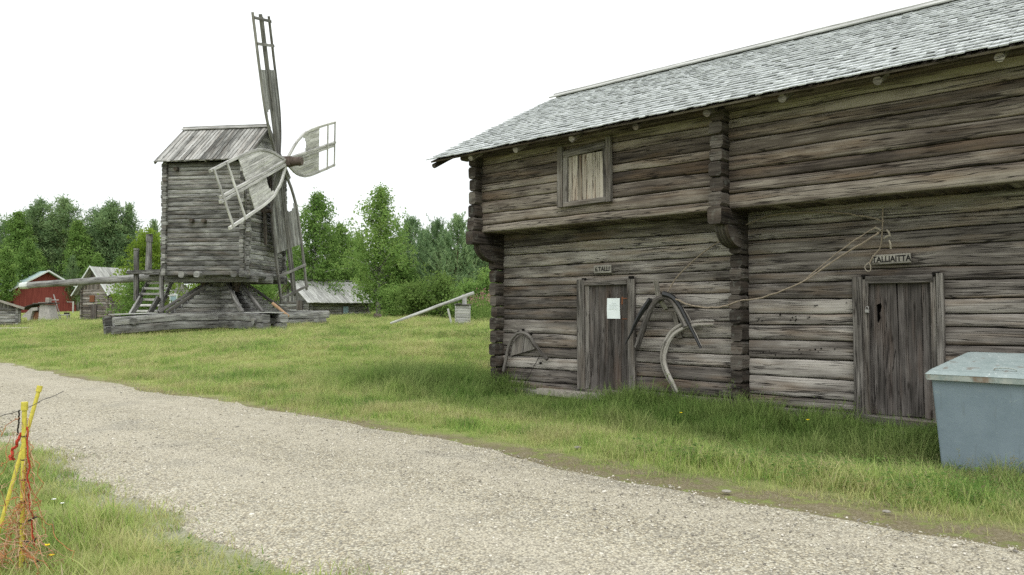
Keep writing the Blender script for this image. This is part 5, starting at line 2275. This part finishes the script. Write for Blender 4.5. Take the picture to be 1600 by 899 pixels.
tufts = [tuft('grass_a', 26, .05, .10, .15, .007, .7, 1, 0, .06),        # 0 short lawn
         tuft('grass_b', 30, .10, .2, .16, .008, .6, 2, 0, .05),        # 1 medium
         tuft('grass_c', 34, .22, .42, .17, .009, .55, 3, 0, .03),      # 2 tall
         tuft('grass_d', 22, .18, .34, .2, .008, .55, 4, 7, .1),         # 3 tall with seed heads
         tuft('grass_e', 20, .04, .085, .14, .006, .8, 5, 0, .3)]       # 4 sparse edge


def weed_tuft():
    rng = np.random.RandomState(12)
    V, F, L = [], [], []
    for b in range(22):
        a = rng.uniform(0, 6.28)
        r0 = rng.uniform(.02, .15)
        c = np.array([r0 * math.cos(a), r0 * math.sin(a), rng.uniform(.03, .12)])
        d = np.array([math.cos(a), math.sin(a), rng.uniform(-.3, .5)])
        d /= np.linalg.norm(d)
        sd = np.array([-math.sin(a), math.cos(a), 0])
        ln, wd = rng.uniform(.02, .045), rng.uniform(.006, .013)
        k = len(V)
        V += [c, c + d * ln * .5 + sd * wd, c + d * ln, c + d * ln * .5 - sd * wd]
        F.append((k, k + 1, k + 2, k + 3))
        L.append(rng.uniform(0, .5))
    me = bpy.data.meshes.new('weed_tuft')
    me.from_pydata([tuple(v) for v in V], [], F)
    at_ = me.attributes.new('lid', 'FLOAT', 'FACE')
    at_.data.foreach_set('value', np.array(L, np.float32))
    me.materials.append(M['weed'])
    return bpy.data.objects.new('weed_tuft', me)


tufts.append(weed_tuft())                                            # 5 broad leaves


def scatter_grass():
    rg = np.random.RandomState(3)
    PX, PY = [], []

    def region(x0, x1, y0, y1, dens):
        n = int((x1 - x0) * (y1 - y0) * dens)
        x, y = rg.uniform(x0, x1, n), rg.uniform(y0, y1, n)
        return x, y
    xs, ys, fs = [], [], []
    for (x0, x1, y0, y1, dens, far) in ((-8, 9, 2.5, 8.5, 110, 1.0), (-12, 8, 8.5, 13, 85, 1.0), (-16, 4, 13, 18, 62, 1.15), (-24, 3, 18, 25, 36, 1.35), (-32, 3, 25, 36, 20, 1.75), (-48, 4, 36, 50, 11, 2.2), (-70, 8, 50, 75, 4.5, 3.0)):
        x, y = region(x0, x1, y0, y1, dens)
        xs.append(x)
        ys.append(y)
        fs.append(np.full(len(x), far))
    x, y, fa = np.concatenate(xs), np.concatenate(ys), np.concatenate(fs)
    keep = np.abs(x) < np.maximum(y, 2) * .85 + 2.0
    x, y, fa = x[keep], y[keep], fa[keep]
    lx, ly = loc_xy(x, y)
    edges = np.array([road_edges(v) for v in np.arange(-70, 60, .1)])
    gi = np.clip(((lx + 70) / .1).astype(int), 0, len(edges) - 1)
    near, far = edges[gi, 0], edges[gi, 1]
    din = np.maximum(near - ly, ly - far)          # distance off the gravel
    r = rg.uniform(0, 1, len(x))
    n_a, n_b, n_c = vnoise(x, y, .9, 5), vnoise(x, y, 2.6, 6), vnoise(x, y, .35, 8)
    inside = (lx > .0) & (ly > -.03)
    upper = ly > far
    # sparse close to the gravel, ragged
    pe = np.clip((din + np.where(ly > far, -.02, .16) + .6 * (n_a - .55)) / .6, 0, 1)
    sprout = (din < -.1) & (rg.uniform(0, 1, len(x)) < .035 * sstep(.62, .78, vnoise(x, y, .8, 33)) + .0015)
    keep = (((din > -.35) & (r < np.where(din < .9, pe, 1))) | sprout) & ~inside
    # the worn brown margin below the bin
    worn = sstep(2.5, 5.5, lx) * sstep(-4.5, -5.3, ly + .5 * (n_a - .5)) * upper
    keep &= rg.uniform(0, 1, len(x)) > worn * .3
    # oven yard and sandy patch
    cx_, cy_ = wx(8, 47) - 2, 47.
    keep &= ((x - cx_) / 4.0) ** 2 + ((y - cy_) / 2.8) ** 2 > 1
    slab = (lx > 1.3) & (lx < 3.1) & (ly > -.5) & (ly < 0)
    keep &= ~(slab & (rg.uniform(0, 1, len(x)) < .85))
    # bin footprint
    keep &= ~((lx > 9.1) & (lx < 10.9) & (ly > -2.2) & (ly < -1.4))
    x, y, fa, lx, ly, din, n_a, n_b, n_c, upper, worn = [v[keep] for v in (x, y, fa, lx, ly, din, n_a, n_b, n_c, upper, worn)]
    N = len(x)
    # desired height
    h = .07 + .10 * n_b + .05 * n_a
    wallb = sstep(-3.4, -1.2, ly) * sstep(-4.5, -.5, lx) * upper * sstep(1.0, -.2, ly)
    h = h + wallb * (.03 + .22 * n_a * (.4 + 1.2 * n_c))
    corner = np.exp(-((lx + 1.5) / 2.5) ** 2 - ((ly + 1.0) / 2.2) ** 2)
    h = h + corner * .14
    h = h * (1 - .75 * np.exp(-((lx - 2.1) / 1.3) ** 4 - ((ly + .95) / 1.0) ** 4))
    h = np.where(~upper, .07 + .14 * n_a * sstep(.1, 1.0, din), h)
    h *= np.clip(.35 + din / 1.6, .2, 1)
    h *= 1 - .3 * worn
    h *= .65 + .75 * n_c
    # medium meadow beyond the verge
    mead = sstep(2.0, 6, ly) * sstep(0., 4, -lx)
    h = h + mead * (.0 + .07 * n_b)
    r = rg.uniform(0, 1, N)
    kind = np.where(h < .10, np.where(din < .45, 4, 0), np.where(h < .21, 1, 2))
    seed_zone = np.maximum(np.maximum(wallb * .2, mead * .06), .05 * upper) + .2 * sstep(.62, .8, n_b) * mead
    binz = np.exp(-((lx - 9.6) / 1.1) ** 2 - ((ly + 2.7) / .5) ** 2)
    h = h + binz * .12
    seed_zone = seed_zone + binz * .35
    kind = np.where((r < seed_zone) & (h > .1), 3, kind)
    wz_ = sstep(.52, .75, vnoise(x, y, 1.7, 21)) * np.where(mead > .3, .35, .16)
    kind = np.where((rg.uniform(0, 1, N) < wz_) & (kind < 2), 5, kind)
    nomh = np.array([.075, .15, .32, .34, .055, .11])[kind]
    s = np.clip(h / nomh, .55, 1.5) * rg.uniform(.8, 1.2, N)
    sxy = s * fa * rg.uniform(.9, 1.3, N)
    P = np.stack([x, y, ground_z(x, y)], 1)
    ROT = np.stack([rg.normal(0, .1, N), rg.normal(0, .1, N), rg.uniform(0, 6.28, N)], 1)
    SC = np.stack([sxy, sxy, s * fa ** .25 * .95], 1)
    instancer('grass', tufts, P, ROT, SC, kind, 'green meadow and verge grass, taller along the storehouse wall')
    print('grass tufts', N)


scatter_grass()


def pebbles():
    objs = []
    for s in range(4):
        rg = np.random.RandomState(s)
        import bmesh
        bm = bmesh.new()
        bmesh.ops.create_icosphere(bm, subdivisions=2, radius=1)
        ph = rg.uniform(0, 9, 3)
        for v in bm.verts:
            k = 1 + .32 * mnoise.noise((v.co.x * 1.1 + ph[0], v.co.y * 1.1 + ph[1], v.co.z * 1.1 + ph[2]))
            v.co = Vector((v.co.x * k, v.co.y * k * .75, v.co.z * k * .5))
        me = bpy.data.meshes.new('stone_source')
        bm.to_mesh(me)
        bm.free()
        me.materials.append(M['pebble'])
        objs.append(bpy.data.objects.new('stone_source', me))
    rg = np.random.RandomState(9)
    xs, ys, ss = [], [], []
    for n, y1, smin, smax in ((14000, 9, .003, .008), (4000, 12, .006, .012), (700, 16, .01, .02), (2500, 24, .007, .014)):
        lx = rg.uniform(-26, 12, n * 4)
        a = np.array([road_edges(v) for v in np.arange(-30, 14, .1)])
        gi = ((lx + 30) / .1).astype(int)
        t_ = rg.beta(.9, .9, n * 4)
        ly = a[gi, 0] - .3 + (a[gi, 1] - a[gi, 0] + .42) * t_
        x = ORG.x + EX.x * lx + EY.x * ly
        y = ORG.y + EX.y * lx + EY.y * ly
        k = (y > 3.5) & (y < y1) & (np.abs(x) < y * .8 + .5)
        x, y = x[k][:n], y[k][:n]
        xs.append(x)
        ys.append(y)
        ss.append(smin + (smax - smin) * rg.uniform(0, 1, len(x)) ** 2.2)
    x, y, s = np.concatenate(xs), np.concatenate(ys), np.concatenate(ss)
    N = len(x)
    P = np.stack([x, y, ground_z(x, y) + .012 + .2 * s], 1)
    lx, ly = loc_xy(x, y)
    P[:, 2] += .03 * np.clip(1 - ((ly + 7.2) / 1.8) ** 2, 0, 1) - .002
    ROT = np.stack([rg.normal(0, .3, N), rg.normal(0, .3, N), rg.uniform(0, 6.28, N)], 1)
    SC = np.stack([s, s, s], 1) * rg.uniform(.8, 1.2, (N, 3))
    instancer('gravel', objs, P, ROT, SC, rg.randint(0, 4, N), 'loose pale stones on the gravel track')


pebbles()

# single stones one can point at
for px, py, s, lb in ((1133, 771, .028, 'pale egg-sized stone at the edge of the verge below the middle log corner'), (342, 690, .035, 'flat pale stone lying in the gravel near the left bend'), (1380, 802, .022, 'flat light stone in the worn verge below the bin'), (902, 702, .028, 'small pale stone on the upper gravel edge')):
    Y = 1.6 * 1200 / (py - 486)
    x = wx(px, Y)
    import bmesh
    bm = bmesh.new()
    bmesh.ops.create_icosphere(bm, subdivisions=3, radius=1)
    for v in bm.verts:
        k = 1 + .3 * mnoise.noise((v.co.x + px, v.co.y, v.co.z)) + .08 * mnoise.noise((v.co.x * 4 + px, v.co.y * 4, v.co.z * 4))
        v.co = Vector((v.co.x * k * s * 1.5, v.co.y * k * s, v.co.z * k * s * .55))
    me = bpy.data.meshes.new('stone')
    bm.to_mesh(me)
    bm.free()
    me.materials.append(M['stone'])
    o = bpy.data.objects.new('stone', me)
    COL.objects.link(o)
    o.location = (x, Y, gz(x, Y) + s * .35 + .02)
    tag(o, lb, 'stone')

# far wood closing the horizon
src = []
for kd in ('spr', 'tallB', 'birA'):
    tr_, cr_ = [c for c in protos[kd][0].children if c.name.startswith('trunk')][0], [c for c in protos[kd][0].children if c.name.startswith('crown')][0]
    src.append(bpy.data.objects.new('far', cr_.data))
rg = np.random.RandomState(2)
N = 1300
ang = rg.uniform(R(-75), R(75), N)
dist = rg.uniform(125, 190, N)
x, y = np.sin(ang) * dist, np.cos(ang) * dist
P = np.stack([x, y, ground_z(x, y)], 1)
s = rg.uniform(.5, .8, N)
s = np.where(x < -55, s * 1.15, s)
P[::2, 2] -= 2.6 * s[::2]
instancer('forest', src, P, np.stack([np.zeros(N), np.zeros(N), rg.uniform(0, 6.28, N)], 1), np.stack([s * 1.4, s * 1.4, s], 1), rg.randint(0, 3, N), 'far dark wood closing the meadow')

# ------------------------------------------------------------------ fence posts and net, lower left
rs = random.Random(88)
tF = thing('fence_post', 'upright yellow plastic fence post with a round cap, nearest the camera', 'fence post', (-2.945, 4.66, 0), 0, 'yellow fence posts')
mb = MB()
log(mb, (0, 0, -.1), (0, 0, 1.02), .0135, n=10, wob=0, jit=0, up=(1, 0, 0))
log(mb, (0, 0, 1.0), (0, 0, 1.05), .019, n=10, wob=0, jit=0, up=(1, 0, 0))
pst = mb.build('shaft', M['yellow'], tF)
mb = MB()
for z in (.18, .32, .45, .58, .7, .84):
    log(mb, (0, 0, z), (0, 0, z + .006), .0155, n=8, wob=0, jit=0, up=(1, 0, 0))
mb.build('clip', M['blackwire'], tF)
x2, y2_ = -3.43, 5.1
tF2 = thing('fence_post', 'leaning yellow plastic fence post behind the upright one', 'fence post', (x2, y2_, 0), 0, 'yellow fence posts')
mb = MB()
log(mb, (0, 0, -.05), (.178, .2, 1.06), .0125, n=10, wob=0, jit=0, up=(1, 0, 0))
log(mb, (.175, .197, 1.045), (.182, .204, 1.085), .018, n=10, wob=0, jit=0, up=(1, 0, 0))
mb.build('shaft', M['yellow'], tF2)
tN = thing('fence_net', 'slack tangled orange electric fence net heaped at the yellow posts', 'net', (-2.945, 4.66, 0))


def tangle(mb, pts, r, amp, seed, k=9):
    P = smooth_path(pts, k)
    out = []
    for i, q in enumerate(P):
        t_ = i * .33
        out.append(q + Vector((mnoise.noise((t_, seed, 1)), mnoise.noise((t_, seed, 7)), mnoise.noise((t_, seed, 13)))) * amp)
    for q in out:
        q.z = max(q.z, .015)
    tube(mb, out, r, 5, sm=0)


mb = MB()
mb2 = MB()
for i in range(16):      # strands running down from the post and spreading at the bottom
    tx_ = rs.uniform(-.16, .22)
    ty_ = rs.uniform(-.12, .16)
    z1 = rs.uniform(.5, .98)
    pts = [(rs.uniform(-.02, .025), .01, z1), (tx_ * .15 + .02, ty_ * .2, z1 * .75), (tx_ * .35, ty_ * .5, z1 * .5), (tx_ * .7, ty_ * .8, z1 * .27), (tx_ * 1.1, ty_, .06), (tx_ * 1.1 + rs.uniform(-.1, .1), ty_ + .03, .02)]
    tangle(mb if i % 2 else mb2, pts, .0021, .06, i * 3.1)
for i in range(15):      # slack meshes looping across the heap
    z = rs.uniform(.04, .42)
    wd = (.46 - z) * .55 + .03
    pts = [(rs.uniform(-1, .2) * wd, rs.uniform(-.1, .1), z)]
    for k in range(5):
        pts.append((rs.uniform(-1, 1) * wd, rs.uniform(-.12, .12), max(.02, z + rs.uniform(-.12, .1))))
    tangle(mb if i % 2 else mb2, pts, .002, .05, 50 + i * 2.3)
for i in range(9):       # the part of the net that runs on out of the picture to the left
    z = .96 - i * .105
    pts = [(-.03, 0, z), (-.12, .03, z - .05 - i * .015), (-.22, .1, z - .12), (-.42, .2, z - .09), (-.7, .35, z - .1)]
    tangle(mb2 if i % 2 else mb, pts, .0018, .05, 90 + i * 2.7)
for i in range(7):
    xx = -.1 - i * .075
    pts = [(xx, .1 + i * .03, .86 - .04 * i), (xx - .02, .1, .55), (xx + .02, .12, .3), (xx, .1, .04)]
    tangle(mb if i % 2 else mb2, pts, .0018, .05, 130 + i * 2.7)
mb.build('strand', M['orange'], tN)
mb2.build('strand', M['pinktwine'], tN)
mb = MB()
tangle(mb, [(.015, 0, .9), (.028, 0, .7), (.03, .01, .5), (.05, .01, .34), (.06, .02, .18)], .005, .012, 7)
tangle(mb, [(-.02, 0, .86), (-.05, .01, .8), (-.09, .02, .72), (-.08, .02, .7)], .009, .02, 8)
mb.build('red_tape', M['redtwine'], tN)
mb = MB()
tangle(mb, [(-.03, 0, 1.0), (-.04, .01, .93), (-.05, .01, .85)], .005, .01, 9)
tangle(mb, [(-.128, .62, 1.05), (-.03, .02, 1.0), (-.25, .1, .95), (-.7, .3, .92)], .0022, .01, 10)
tangle(mb, [(.0, .0, .22), (.05, .0, .21), (.08, .01, .23)], .006, .004, 11)
tangle(mb, [(.0, .0, .09), (.06, .0, .085), (.1, .01, .1)], .006, .004, 12)
tangle(mb, [(.02, .0, .33), (.06, .0, .35), (.08, .01, .36)], .005, .004, 13)
mb.build('conductor_wire', M['blackwire'], tN)


# small flowers one can point at
def flower(px, py, Y, mat, lb, s=.022, ht=None):
    x = wx(px, Y)
    z = wz(py, Y)
    g = gz(x, Y)
    t_ = thing('flower', lb, 'flower', (x, Y, g))
    m_ = MB()
    tube(m_, [(0, 0, 0), (.01, 0, (z - g) * .5), (0, 0, z - g)], .003, 5)
    m_.build('stem', M['weed'], t_)
    m_ = MB()
    for k in range(5):
        a = k * 1.2566
        pts = [(0, 0, z - g)]
        for da, rr_ in ((-.5, .7), (0, 1.), (.5, .7)):
            pts.append((math.cos(a + da) * rr_ * s, math.sin(a + da) * rr_ * s, z - g + .4 * s))
        poly_prism(m_, pts, (0, 0, .002))
    m_.build('petals', M[mat], t_)


flower(1063, 645, 10.2, 'flower', 'yellow buttercup in the tall grass below the harness bow')
flower(1260, 656, 9.4, 'flower', 'yellow buttercup at the wall left of the TALLIAITTA door')
flower(80, 850, 4.95, 'flower', 'yellow flower in the grass at the fence net')
flower(88, 865, 4.8, 'flower', 'second yellow flower at the orange net, nearer the path', .018)
flower(90, 779, 6.0, 'flowerw', 'small white flower in the lawn beside the yellow posts', .018)
flower(103, 785, 5.9, 'flowerw', 'small white flower right of the first white one', .016)
